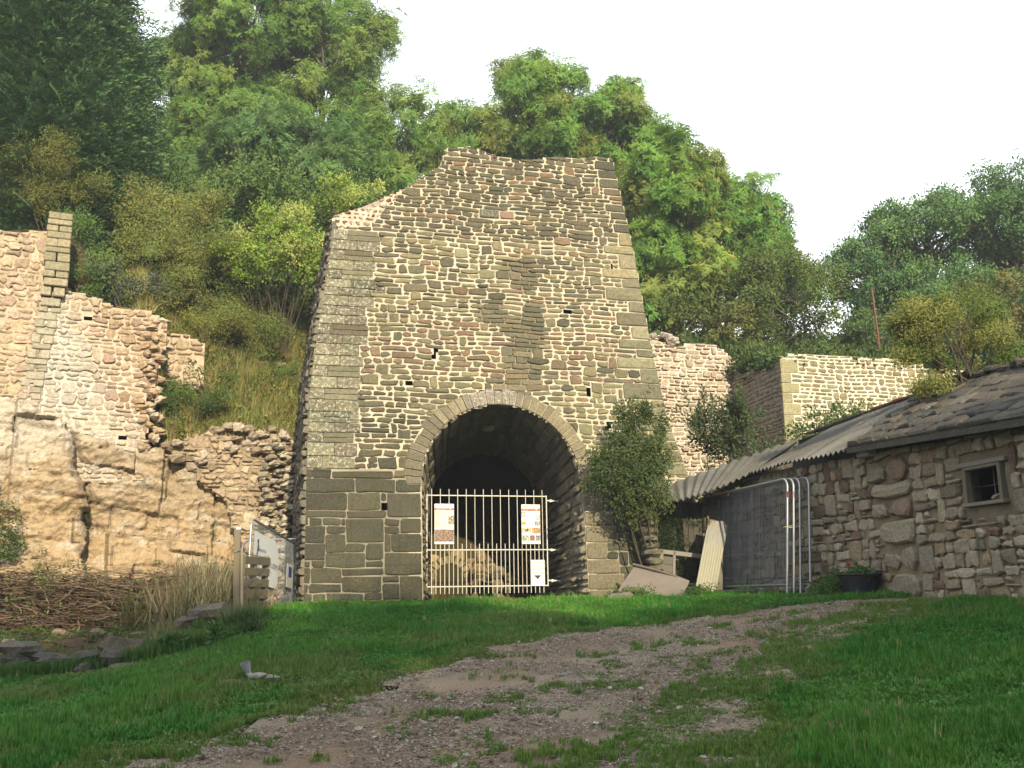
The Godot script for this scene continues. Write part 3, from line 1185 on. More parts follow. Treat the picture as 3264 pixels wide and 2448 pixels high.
		for q in parts:
			var pl := stone_poly(q, gap, .42 if z == 0 else .25, corner)
			if pl.is_empty(): continue
			for k in pl.size():
				var ww := .035 if z != 1 else .01
				pl[k].y += (.022 if z == 1 else ww) * nz.get_noise_2d(pl[k].x * 22.0, pl[k].y * 22.0)
			pl = cut(pl, OUTL, [ring, opening])
			if pl.is_empty(): continue
			list.append([pl, stone_col(m.x, m.y, z), proud * R(.6, 1.4), R(.015, .03), rough, "lichen_stone" if z == 2 else "stone"])
	# every laid block is kept inside the outline
	var kept := []
	for s in list:
		if s[0].is_empty(): continue
		var c := cut(s[0], OUTL, [ring, opening])
		if not c.is_empty():
			s[0] = c
			kept.append(s)
	lay(kept, fmap, wall, "stone", "small_stones", 300)
	text("1517", .2, C(.14, .135, .1), fmap(date.get_center().x, date.get_center().y, .034), FU, FV, wall, "carved_date", false, "Droid Serif", .018, 1)
	# voussoirs
	var a := -.05
	var end := PI + .04
	while a < end:
		var da := R(.075, .105)
		var b := minf(a + da, end)
		var p := PackedVector2Array()
		var g := .006
		var ro := 2.0 + R(-.04, .05)
		for q in [[1.68, a + g / 1.68], [1.68, b - g / 1.68], [lerpf(1.68, ro, .5), b - g / 1.84], [ro, b - g / 2.0], [ro, a + g / 2.0], [lerpf(1.68, ro, .5), a + g / 1.84]]:
			p.append(ARC + Vector2(cos(q[1]), sin(q[1])) * q[0])
		var mb := MB.new()
		var col: Color = pick([C(.27, .23, .15), C(.24, .2, .135), C(.3, .25, .16)])
		if absf(a - 1.6) < .35: col = C(.25, .21, .175)
		if a > 2.3: col = C(.2, .17, .115)
		stone(mb, p, fmap, .03, .012, .003, vary(col, .1))
		obj("voussoir", mb, M["stone"] if absf(a - 1.6) > .3 else M["lichen_stone"], wall)
		a = b
	build_furnace_body(F)
	build_tunnel(F)

# rough left flank, rear and top, so that the furnace is a closed body
func build_furnace_body(F: Node3D) -> void:
	var smap := func(t: float, v: float, n: float) -> Vector3:
		return fmap(left_edge(v) - n, v, 0) - FN * t - FV * 0.0
	var bulge := func(t: float, v: float) -> float:
		return .07 * nz.get_noise_2d(t * 25.0, v * 25.0) + .02
	var keep := PackedVector2Array([Vector2(0, -1.2), Vector2(9.0, -1.2), Vector2(9.0, 8.6), Vector2(2.5, 8.6), Vector2(.4, 8.25), Vector2(0, 7.9)])
	var side := obj("left_wall", bed(smap, keep, [], .16, bulge, func(u, v): return vary(C(.22, .2, .15), .15)), M["mortar"], F)
	var list := []
	var cells := pack(-.1, 9.0, rows_of(-1.2, 8.6, .1, .22), func(_u, _v): return R(.18, .5), func(_u, _v, _w): return 1)
	for r in cells:
		var pl := stone_poly(r, .03, .5, .04)
		if pl.is_empty(): continue
		pl = cut(pl, keep, [])
		if pl.is_empty(): continue
		list.append([pl, vary(pick([C(.2, .175, .13), C(.26, .23, .17), C(.15, .135, .1), C(.23, .185, .14)]), .15), R(.03, .11), .025, .02, "stone"])
	lay(list, smap, side, "stone", "small_stones", 120)
	# right flank and rear, out of sight: plain rough masonry
	var mb := MB.new()
	var rows := []
	var cols := []
	for j in 22:
		var v := -.5 + j * .51
		var row := PackedVector3Array()
		var cr := PackedColorArray()
		for q in [[right_edge(v) - .02, 0.0], [right_edge(v) - .05, 3.0], [right_edge(v) - .1, 9.0], [0.0, 9.0], [left_edge(v) + .05, 9.0]]:
			row.append(fmap(q[0], minf(v, 10.0), 0) - FN * q[1]); cr.append(vary(C(.14, .12, .085), .2))
		rows.append(row); cols.append(cr)
	mb.grid(rows, cols)
	obj("rear_wall", mb, M["stone"], F)
	# broken corner and wall head: pale rubble core set back behind the facing
	var top := MB.new()
	var head := PackedVector2Array([Vector2(-3.4, 7.8), Vector2(-3.38, 8.2), Vector2(-2.8, 8.5), Vector2(-1.9, 9.05), Vector2(-1.1, 9.6), Vector2(-.93, 10.0), Vector2(-.36, 10.1), Vector2(.29, 9.92), Vector2(1.04, 9.9), Vector2(1.42, 10.02), Vector2(2.57, 10.08), Vector2(3.04, 10.18)])
	var g := []
	var gc := []
	for d in [.05, .3, .8, 2.0, 4.5, 9.0]:
		var row := PackedVector3Array()
		var cr := PackedColorArray()
		for q in head:
			var dd: float = minf(d, .4)
			row.append(fmap(q.x, q.y - (.25 if d < .1 and q.x < -.9 else 0.0) - (.06 if d < .1 else 0.0), -.3 if (q.x < -.9 and d < .1) else 0.0) - FN * d + Vector3(0, R(-.08, .1) if d > .1 else 0.0, 0))
			cr.append(vary(C(.4, .31, .24), .25))
		g.append(row); gc.append(cr)
	top.grid(g, gc)
	obj("wall_head", top, M["mortar"], F)
	var cmap := func(u: float, v: float, n: float) -> Vector3: return fmap(u, v, -.3 + n)
	var ck := PackedVector2Array([Vector2(-3.42, 7.7), Vector2(-2.5, 7.8), Vector2(-2.2, 8.3), Vector2(-1.7, 8.85), Vector2(-.95, 9.5), Vector2(-1.0, 9.68), Vector2(-1.88, 9.1), Vector2(-2.77, 8.56), Vector2(-3.4, 8.28)])
	var core := obj("broken_core", bed(cmap, ck, [], .07, func(u, v): return .05 * nz.get_noise_2d(u * 40, v * 40), func(u, v): return vary(C(.6, .48, .38), .2)), M["mortar"], F)
	var l2 := []
	for r in pack(-3.5, -.9, rows_of(7.7, 9.7, .09, .17), func(_u, _v): return R(.1, .26), func(_u, _v, _w): return 1):
		var pl := stone_poly(r, .05, .7, .05)
		if pl.is_empty(): continue
		pl = cut(pl, ck, [])
		if pl.is_empty(): continue
		l2.append([pl, vary(pick([C(.52, .42, .34), C(.46, .34, .26), C(.6, .52, .44), C(.4, .3, .24), C(.55, .46, .38)]), .15), R(.02, .09), .03, .03, "tan_stone"])
	lay(l2, cmap, core, "stone", "small_stones", 120)
	# loose stones along the wall head
	for i in 24:
		var u := -.95 + i * .166
		if u > 2.5: break
		if rng.randf() < .25 or (u > .2 and u < 1.0 and rng.randf() < .6): continue
		var vtop := lerp_tab2([[-.95, 10.02], [-.36, 10.12], [.29, 9.94], [1.04, 9.9], [1.42, 10.05], [2.57, 10.1]], u)
		var s := MB.new()
		boulder(s, fmap(u, vtop + .02, -.12), Vector3(R(.1, .16), R(.06, .1), R(.1, .16)), vary(pick([C(.12, .1, .075), C(.14, .1, .08), C(.4, .3, .22)]), .15), .25, -YAW)
		obj("coping_stone", s, M["stone"], F)

func boulder(mb: MB, at: Vector3, rr: Vector3, col: Color, rough := .3, turn := 0.0, seg := 8) -> void:
	var b := Basis.from_euler(Vector3(R(-.12, .12), turn, R(-.12, .12)))
	var o := R(0, 100)
	var g := []
	for j in 6:
		var row := []
		var th := PI * j * .2
		for i in seg + 1:
			var ph := TAU * ((i % seg) + .5) / seg
			var d := Vector3(sin(th) * cos(ph), cos(th), sin(th) * sin(ph))
			# squarish body
			var k := 1.0 / pow(pow(absf(d.x), 4.0) + pow(absf(d.y), 4.0) + pow(absf(d.z), 4.0), .25)
			k = lerpf(1.0, k, .8)
			row.append(at + b * (d * k * rr * (1.0 + rough * nz.get_noise_3d(d.x * 45 + o, d.y * 45, d.z * 45 + o) * 1.6)))
		g.append(row)
	for j in 5:
		for i in seg:
			mb.quad(g[j][i], g[j][i + 1], g[j + 1][i + 1], g[j + 1][i], vary(col, .07))

# vault from the front arch back to a smaller inner arch
const TD := 3.7
func tun(t: float, d: float, n: float) -> Vector3:
	# t runs from 0 at the left foot over the crown to 1 at the right foot; n points into the passage
	var k := d / TD
	var c := ARC.lerp(Vector2(.43, 2.12), k)
	var r := lerpf(1.68, 1.33, k) - n
	var leg := c.y + .4
	var arc := PI * r
	var s := t * (2.0 * leg + arc)
	var p: Vector2
	if s < leg: p = Vector2(c.x - r, -.4 + s)
	elif s < leg + arc:
		var a := PI - (s - leg) / r
		p = c + Vector2(cos(a), sin(a)) * r
	else: p = Vector2(c.x + r, c.y - (s - leg - arc))
	var l := maxf(0.0, p.y) * .1228
	return FO + FU * p.x + Vector3.UP * p.y - FN * (d * (1.0 - l / TD) + l)

func build_tunnel(F: Node3D) -> void:
	var L := 9.8
	var tmap := func(u: float, v: float, n: float) -> Vector3: return tun(u / L, v, n)
	var keep := PackedVector2Array([Vector2(0, -.02), Vector2(L, -.02), Vector2(L, TD), Vector2(0, TD)])
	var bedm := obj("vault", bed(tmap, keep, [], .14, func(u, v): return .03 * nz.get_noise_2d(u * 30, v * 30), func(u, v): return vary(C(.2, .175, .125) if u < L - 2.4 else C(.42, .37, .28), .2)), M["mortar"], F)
	var list := []
	# courses run along the passage: rows are strips of the profile
	var u := 0.0
	while u < L:
		var foot := u < 2.3 or u > L - 2.3
		var h := R(.16, .3) if not foot else R(.09, .2)
		var d := R(-.3, 0)
		while d < TD:
			var w := R(.3, .8) if not foot else R(.16, .45)
			var d0 := maxf(d, .0)
			var d1 := minf(d + w, TD)
			if d1 - d0 > .08:
				var pl := stone_poly(Rect2(u, d0, h, d1 - d0), .03 if not foot else .04, .35, .03)
				if not pl.is_empty():
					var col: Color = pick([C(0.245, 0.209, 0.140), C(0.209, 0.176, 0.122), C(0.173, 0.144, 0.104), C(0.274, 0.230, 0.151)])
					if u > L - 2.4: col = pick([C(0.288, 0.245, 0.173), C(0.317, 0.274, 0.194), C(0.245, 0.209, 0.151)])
					var jag := R(.02, .06) if u < L - 2.6 else R(.02, .15)
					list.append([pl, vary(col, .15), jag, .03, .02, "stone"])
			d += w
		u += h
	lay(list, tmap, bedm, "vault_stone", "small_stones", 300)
	# pale repaired lump in the soffit
	var lump := MB.new()
	boulder(lump, tun(.49, 1.5, .07), Vector3(.14, .07, .1), C(.5, .45, .33), .3)
	obj("mortar_lump", lump, M["mortar"], bedm)
	# sooty hearth chamber behind the inner arch
	var ch := MB.new()
	var f := func(u_: float, y: float, d: float) -> Vector3: return FO + FU * u_ + Vector3.UP * y - FN * d
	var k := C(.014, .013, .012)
	var x0 := -2.2
	var x1 := 3.1
	var d0 := TD
	var d1 := 8.2
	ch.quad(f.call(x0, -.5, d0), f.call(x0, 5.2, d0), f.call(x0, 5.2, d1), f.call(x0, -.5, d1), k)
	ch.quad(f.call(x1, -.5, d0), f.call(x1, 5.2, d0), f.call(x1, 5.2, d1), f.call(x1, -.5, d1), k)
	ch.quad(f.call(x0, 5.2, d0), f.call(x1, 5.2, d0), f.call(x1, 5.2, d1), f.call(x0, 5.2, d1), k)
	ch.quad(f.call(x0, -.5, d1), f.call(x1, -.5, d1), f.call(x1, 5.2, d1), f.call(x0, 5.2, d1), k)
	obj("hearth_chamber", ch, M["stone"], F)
	# wall over the inner arch, facing the chamber, is closed by the ring between vault and chamber
	var rg := MB.new()
	var prev := Vector3.ZERO
	var prevo := Vector3.ZERO
	for i in 41:
		var p := tun(i / 40.0, TD, 0)
		var q := p - FO
		var uu := q.dot(FU)
		var yy := q.y
		var cdir := Vector2(uu - .43, yy - 1.6)
		var o: Vector3 = f.call(clampf(.43 + cdir.x * 4.0, x0, x1), clampf(1.6 + cdir.y * 3.0, -.5, 5.2), TD)
		if i > 0:
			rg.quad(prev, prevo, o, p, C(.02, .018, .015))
		prev = p; prevo = o
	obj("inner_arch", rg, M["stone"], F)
	# breast wall with the low tapping arch
	var bmap := func(a: float, b: float, n: float) -> Vector3: return FO + FU * a + Vector3.UP * b - FN * (6.1 + .12 * b - n)
	var bk := PackedVector2Array([Vector2(-2.0, -.4), Vector2(3.0, -.4), Vector2(3.0, 2.9), Vector2(-2.0, 2.9)])
	var ta := PackedVector2Array([Vector2(.45, -.4)])
	ta.append_array(circle(Vector2(.08, .58), .37, 0, PI, 10))
	ta.append(Vector2(-.29, -.4))
	var br := obj("breast_wall", bed(bmap, bk, [ta], .08, func(a, b): return .02 * nz.get_noise_2d(a * 40, b * 40), func(a, b): return vary(C(.14, .11, .065), .2)), M["mortar"], F)
	var bl := []
	for r in pack(-2.0, 3.0, rows_of(-.4, 2.9, .13, .26), func(_a, _b): return R(.2, .5), func(_a, _b, _w): return 1 if rng.randf() < .75 else 2):
		var pl := stone_poly(r, .03, .5, .05)
		if pl.is_empty(): continue
		var grow := PackedVector2Array([Vector2(.65, -.4)])
		grow.append_array(circle(Vector2(.08, .58), .57, 0, PI, 10))
		grow.append(Vector2(-.49, -.4))
		pl = cut(pl, bk, [grow])
		if pl.is_empty(): continue
		bl.append([pl, vary(pick([C(.38, .29, .15), C(.33, .25, .14), C(.42, .33, .19), C(.28, .2, .125)]), .15), R(.03, .1), .03, .02, "tan_stone"])
	lay(bl, bmap, br, "stone", "small_stones", 200)
	var a := 0.0
	while a < PI:
		var b := minf(a + R(.28, .42), PI)
		var p := PackedVector2Array()
		for q in [[.37, a + .02], [.37, b - .02], [.47, b - .02], [.58, b - .02], [.58, a + .02], [.47, a + .02]]:
			p.append(Vector2(.08, .58) + Vector2(cos(q[1]), sin(q[1])) * q[0])
		var s := MB.new()
		stone(s, p, bmap, R(.05, .09), .03, .01, vary(C(.32, .25, .14), .12))
		obj("arch_stone", s, M["tan_stone"], br)
		a = b
	# low ledges on the right of the tapping arch
	for q in [[Vector3(1.02, .38, 5.85), Vector3(.95, 1.0, .55)], [Vector3(1.5, .3, 5.45), Vector3(.27, .8, .3)], [Vector3(2.1, .35, 5.6), Vector3(.6, 1.05, .7)], [Vector3(-.55, .25, 5.75), Vector3(.34, 1.0, .5)]]:
		var s := MB.new()
		var c: Vector3 = f.call(q[0].x, q[0].y, q[0].z)
		for yy in 3:
			for xx in 2:
				var sz: Vector3 = q[1] * Vector3(.5, .333, 1)
				boulder(s, c + FU * (xx - .5) * sz.x + Vector3.UP * (yy - 1) * sz.y, sz * .5, vary(C(.27, .21, .12), .2), .15, YAW)
		obj("ledge", s, M["tan_stone"], F)
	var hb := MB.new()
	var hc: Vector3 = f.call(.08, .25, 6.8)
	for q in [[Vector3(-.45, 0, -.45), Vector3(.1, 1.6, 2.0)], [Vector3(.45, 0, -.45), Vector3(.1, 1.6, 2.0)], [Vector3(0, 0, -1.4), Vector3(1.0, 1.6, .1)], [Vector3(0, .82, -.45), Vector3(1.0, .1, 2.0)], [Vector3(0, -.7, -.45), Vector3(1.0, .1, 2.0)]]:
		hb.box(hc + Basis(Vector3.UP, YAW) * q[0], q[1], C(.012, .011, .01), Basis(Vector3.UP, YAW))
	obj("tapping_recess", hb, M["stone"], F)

func build_gate() -> void:
	rng.seed = 41
	var gd := 1.8
	var G := func(u: float, y: float, n := 0.0) -> Vector3: return FO + FU * (-1.245 + (u + 1.345) * 1.033) + Vector3.UP * (y * 1.027) - FN * (gd - n)
	var gate := thing("barred_gate", "white painted barred iron gate across the furnace arch", "gate", G.call(-.06, .15))
	var w := C(.66, .64, .57)
	var rust := func(c: Color) -> Color: return vary(c.lerp(C(.36, .22, .13), pow(rng.randf(), 3.0) * .6), .06)
	for q in [["rail", Vector2(-1.345, 2.19), Vector2(1.225, 2.19)], ["rail", Vector2(-1.48, 1.06), Vector2(1.4, 1.065)], ["rail", Vector2(-1.345, .32), Vector2(1.225, .315)], ["stile", Vector2(-1.345, .3), Vector2(-1.345, 2.21)], ["stile", Vector2(1.225, .3), Vector2(1.225, 2.21)]]:
		var mb := MB.new()
		var a: Vector3 = G.call(q[1].x, q[1].y)
		var b: Vector3 = G.call(q[2].x, q[2].y)
		var d := b - a
		mb.box((a + b) * .5, Vector3(.024 if q[0] == "stile" else d.length(), d.length() if q[0] == "stile" else .024, .03), vary(w, .03), Basis(FU, Vector3.UP, FN), .004)
		obj(q[0], mb, M["painted"], gate)
	for i in 14:
		var u := -1.25 + i * .183
		var mb := MB.new()
		mb.tube([G.call(u, .17, .02), G.call(u, 1.2, .02), G.call(u, 2.3, .02), G.call(u, 2.325, .02)], .0092, .0085, 7, rust.call(w))
		obj("bar", mb, M["painted"], gate)
		if i < 13:
			var m2 := MB.new()
			m2.tube([G.call(u + .0915, .17, .02), G.call(u + .0915, .7, .02), G.call(u + .0915, 1.19, .02)], .0092, .0085, 7, rust.call(w))
			obj("short_bar", m2, M["painted"], gate)
	for q in [[-1.345, 2.1, -1.5], [-1.345, 1.06, -1.5], [-1.345, .42, -1.5], [1.225, 2.1, 1.5], [1.225, 1.06, 1.5], [1.225, .42, 1.5]]:
		var mb := MB.new()
		mb.tube([G.call(q[0], q[1]), G.call(q[2], q[1] - .01)], .016, .02, 6, w)
		mb.box(G.call(lerpf(q[0], q[2], .35), q[1] - .005), Vector3(.06, .06, .05), w, Basis(FU, Vector3.UP, FN), .01)
		obj("hinge", mb, M["painted"], gate)
	# information boards
	board(G, "info_board", "white information board with red title band, left on the furnace gate", Rect2(-1.195, 1.18, .41, .83), 1)
	board(G, "info_board", "white information board with red title band and many small pictures, right on gate", Rect2(.66, 1.18, .41, .83), 2)
	var s := thing("notice_board", "small white hand-lettered notice with black arrow low on the gate", "notice", G.call(.995, .31, .045))
	var mb := MB.new()
	mb.box(G.call(.995, .58, .045), Vector3(.315, .55, .008), C(.82, .81, .76), Basis(FU, Vector3.UP, FN), .002)
	obj("panel", mb, M["painted"], s)
	var lines := ["If you have come", "to see the furnace", "please sign the", "Visitors Book."]
	for i in 4:
		text(lines[i], .044, C(.12, .1, .08), G.call(.995 - .145, .79 - i * .066, .051), FU, Vector3.UP, s, "lettering", true, "Droid Serif")
	text("thank you", .04, C(.12, .1, .08), G.call(.995, .405, .051), FU, Vector3.UP, s, "lettering", true, "Droid Serif", .002, 1)
	var ar := MB.new()
	ar.tri(G.call(.91, .53, .052), G.call(1.07, .53, .052), G.call(.99, .445, .052), C(.03, .03, .03))
	ar.tri(G.call(.91, .53, .0495), G.call(.99, .445, .0495), G.call(1.07, .53, .0495), C(.03, .03, .03))
	obj("arrow", ar, M["plastic"], s)

func picture(im: Image, r: Rect2i, a: Color, b: Color, c: Color) -> void:
	for y in r.size.y:
		for x in r.size.x:
			var k := 1.5 * nz.get_noise_2d((r.position.x + x) * 3.2, (r.position.y + y) * 4.5) + .5 * nz.get_noise_2d(x * 12.0, y * 12.0 + r.position.x)
			im.set_pixel(r.position.x + x, r.position.y + y, a.lerp(b, clampf(.4 + k * 2.2, 0, 1)).lerp(c, clampf(k * 3.5 - .9, 0, 1)))

func board(G: Callable, called: String, label: String, r: Rect2, which: int) -> void:
	var c := r.get_center()
	var t := thing(called, label, "sign", G.call(c.x, r.position.y, .05), "information boards on the gate")
	var bk := MB.new()
	bk.box(G.call(c.x, c.y, .045), Vector3(r.size.x * 1.03, r.size.y * 1.03, .012), C(.8, .79, .76), Basis(FU, Vector3.UP, FN), .004)
	obj("panel", bk, M["painted"], t)
	var W := 160
	var H := 320
	var im := Image.create_empty(W, H, false, Image.FORMAT_RGBA8)
	im.fill(Color(.86, .85, .82))
	im.fill_rect(Rect2i(0, 30, W, 21), Color(.68, .1, .09))
	im.fill_rect(Rect2i(100, 30, 60, 21), Color(.6, .22, .12))
	for y in 16:
		im.fill_rect(Rect2i(130 - (16 - y), 28 + y, (16 - y) * 2, 1), Color(.86, .85, .82))
	var grey := Color(.5, .49, .46)
	if which == 1:
		im.fill_rect(Rect2i(0, 56, W, 144), Color(.8, .79, .71))
		im.fill_rect(Rect2i(4, 56, 38, 48), Color(.74, .69, .55)); im.fill_rect(Rect2i(4, 130, 38, 54), Color(.74, .69, .53))
		for i in 12: im.fill_rect(Rect2i(48, 58 + i * 3 - (i % 1), 100 - (i * 7) % 18, 1), grey)
		for i in 38: im.fill_rect(Rect2i(48, 98 + i * 3 - 3, 54 - (i * 5) % 12, 1), grey)
		picture(im, Rect2i(112, 94, 48, 70), Color(.2, .17, .18), Color(.45, .42, .32), Color(.8, .78, .7))
		for i in 8: im.fill_rect(Rect2i(112, 170 + i * 3, 40 - (i * 5) % 10, 1), grey)
		im.fill_rect(Rect2i(0, 204, W, 5), Color(.6, .16, .15))
		picture(im, Rect2i(0, 209, W, 92), Color(.1, .075, .06), Color(.36, .24, .17), Color(.7, .55, .4))
		im.fill_rect(Rect2i(0, 301, W, 3), Color(.3, .55, .25))
	else:
		for i in 26: im.fill_rect(Rect2i(46, 60 + i * 4, 60 - (i * 7) % 14, 1), Color(.72, .71, .69))
		picture(im, Rect2i(0, 56, 36, 46), Color(.35, .32, .3), Color(.6, .57, .52), Color(.95, .93, .9))
		picture(im, Rect2i(118, 84, 42, 44), Color(.5, .35, .28), Color(.85, .8, .72), Color(.95, .94, .9))
		picture(im, Rect2i(114, 134, 46, 40), Color(.25, .2, .2), Color(.5, .42, .38), Color(.9, .88, .85))
		im.fill_rect(Rect2i(0, 140, 38, 26), Color(.9, .52, .16)); im.fill_rect(Rect2i(6, 154, 22, 3), Color(.65, .3, .1))
		picture(im, Rect2i(0, 188, 80, 42), Color(.5, .36, .25), Color(.75, .6, .45), Color(.9, .84, .75))
		for y in 22:
			for x in 34:
				if Vector2((x - 17) / 16.0, (y - 11) / 10.0).length() < 1.0: im.set_pixel(26 + x, 198 + y, Color(.28, .15, .1))
		picture(im, Rect2i(88, 188, 72, 50), Color(.36, .3, .18), Color(.55, .5, .3), Color(.8, .55, .4))
		picture(im, Rect2i(0, 250, 62, 46), Color(.18, .2, .14), Color(.4, .42, .38), Color(.9, .92, .94))
		picture(im, Rect2i(68, 250, 44, 46), Color(.22, .16, .18), Color(.42, .36, .36), Color(.7, .3, .3))
		picture(im, Rect2i(120, 250, 40, 46), Color(.2, .17, .15), Color(.4, .33, .28), Color(.6, .7, .85))
		im.fill_rect(Rect2i(0, 293, 62, 4), Color(.4, .62, .25))
	var q := QuadMesh.new()
	q.size = r.size * 1.03 - Vector2(.012, .012)
	var m := StandardMaterial3D.new()
	m.albedo_texture = ImageTexture.create_from_image(im)
	m.roughness = .4
	var o := MeshInstance3D.new()
	o.mesh = q
	o.material_override = m
	o.transform = Transform3D(Basis(FU, Vector3.UP, FN), G.call(c.x, c.y, .053) - base_of[t])
	put(o, "print", t)
	var lx := r.position.x + .03
	text("wye valley", .034, C(.45, .2, .12), G.call(lx, r.end.y - .042, .055), FU, Vector3.UP, t, "lettering", true, "Droid Serif")
	text("Whitecliff: A new solution" if which == 1 else "Who was David Mushet?", .023, C(.9, .88, .85), G.call(lx, r.end.y - .093, .055), FU, Vector3.UP, t, "lettering")
	text("Ironworks 1798 - 1816" if which == 1 else "1772 - 1847", .02, C(.9, .88, .85), G.call(lx, r.end.y - .117, .055), FU, Vector3.UP, t, "lettering")

# ---------------------------------------------------------------- left ruins and cliff
func cmap2(s: float, y: float, n: float) -> Vector3:
	return CA + CD * s + Vector3.UP * y + CN * n

func ruin(called: String, label: String, keep: PackedVector2Array, off: float, rows: PackedFloat32Array, wf: Callable, gap: float, proud: Vector2, rough: float, colf: Callable, mort: Callable, holes: Array, most := 200, matn := "tan_stone", org := Vector3.ZERO, sfn = null) -> Node3D:
	var map := func(a: float, b: float, n: float) -> Vector3: return cmap2(-a, b, off + n)
	var lo := keep[0]
	var hi := keep[0]
	for q in keep:
		lo = lo.min(q); hi = hi.max(q)
	var t := thing(called, label, "wall", map.call((lo.x + hi.x) * .5, lo.y, 0.0))
	var w := obj("mortar_bed", bed(map, keep, holes, .09, func(a, b): return .02 * nz.get_noise_2d(a * 40, b * 40), mort), M["mortar"], t)
	# thickness: a rough body behind the face
	var rim := MB.new()
	for i in keep.size():
		var a := keep[i]
		var b := keep[(i + 1) % keep.size()]
		rim.quad(map.call(a.x, a.y, 0.0), map.call(b.x, b.y, 0.0), map.call(b.x, b.y, -.7), map.call(a.x, a.y, -.7), vary(mort.call(a.x, a.y), .1))
	obj("wall_core", rim, M["mortar"], t)
	var list := []
	var sf: Callable = func(_u, _v, w_): return 2 if rng.randf() < .2 and w_ > .2 else 1
	var taken := []
	for h in holes:
		var r := Rect2(h[0], Vector2.ZERO)
		for q in h: r = r.expand(q)
		taken.append(r)
	for r in pack(lo.x, hi.x, rows, wf, sf, taken):
		var pl := stone_poly(r, gap * R(.6, 1.5), .6, .06)
		if pl.is_empty(): continue
		for i in pl.size():
			pl[i].y += .05 * nz.get_noise_2d(pl[i].x * 16.0, pl[i].y * 16.0)
		pl = cut(pl, keep, [])
		if pl.is_empty(): continue
		list.append([pl, colf.call(r.get_center()), R(proud.x, proud.y), R(.02, .045), rough, matn])
	lay(list, map, w, "stone", "small_stones", most)
	return t

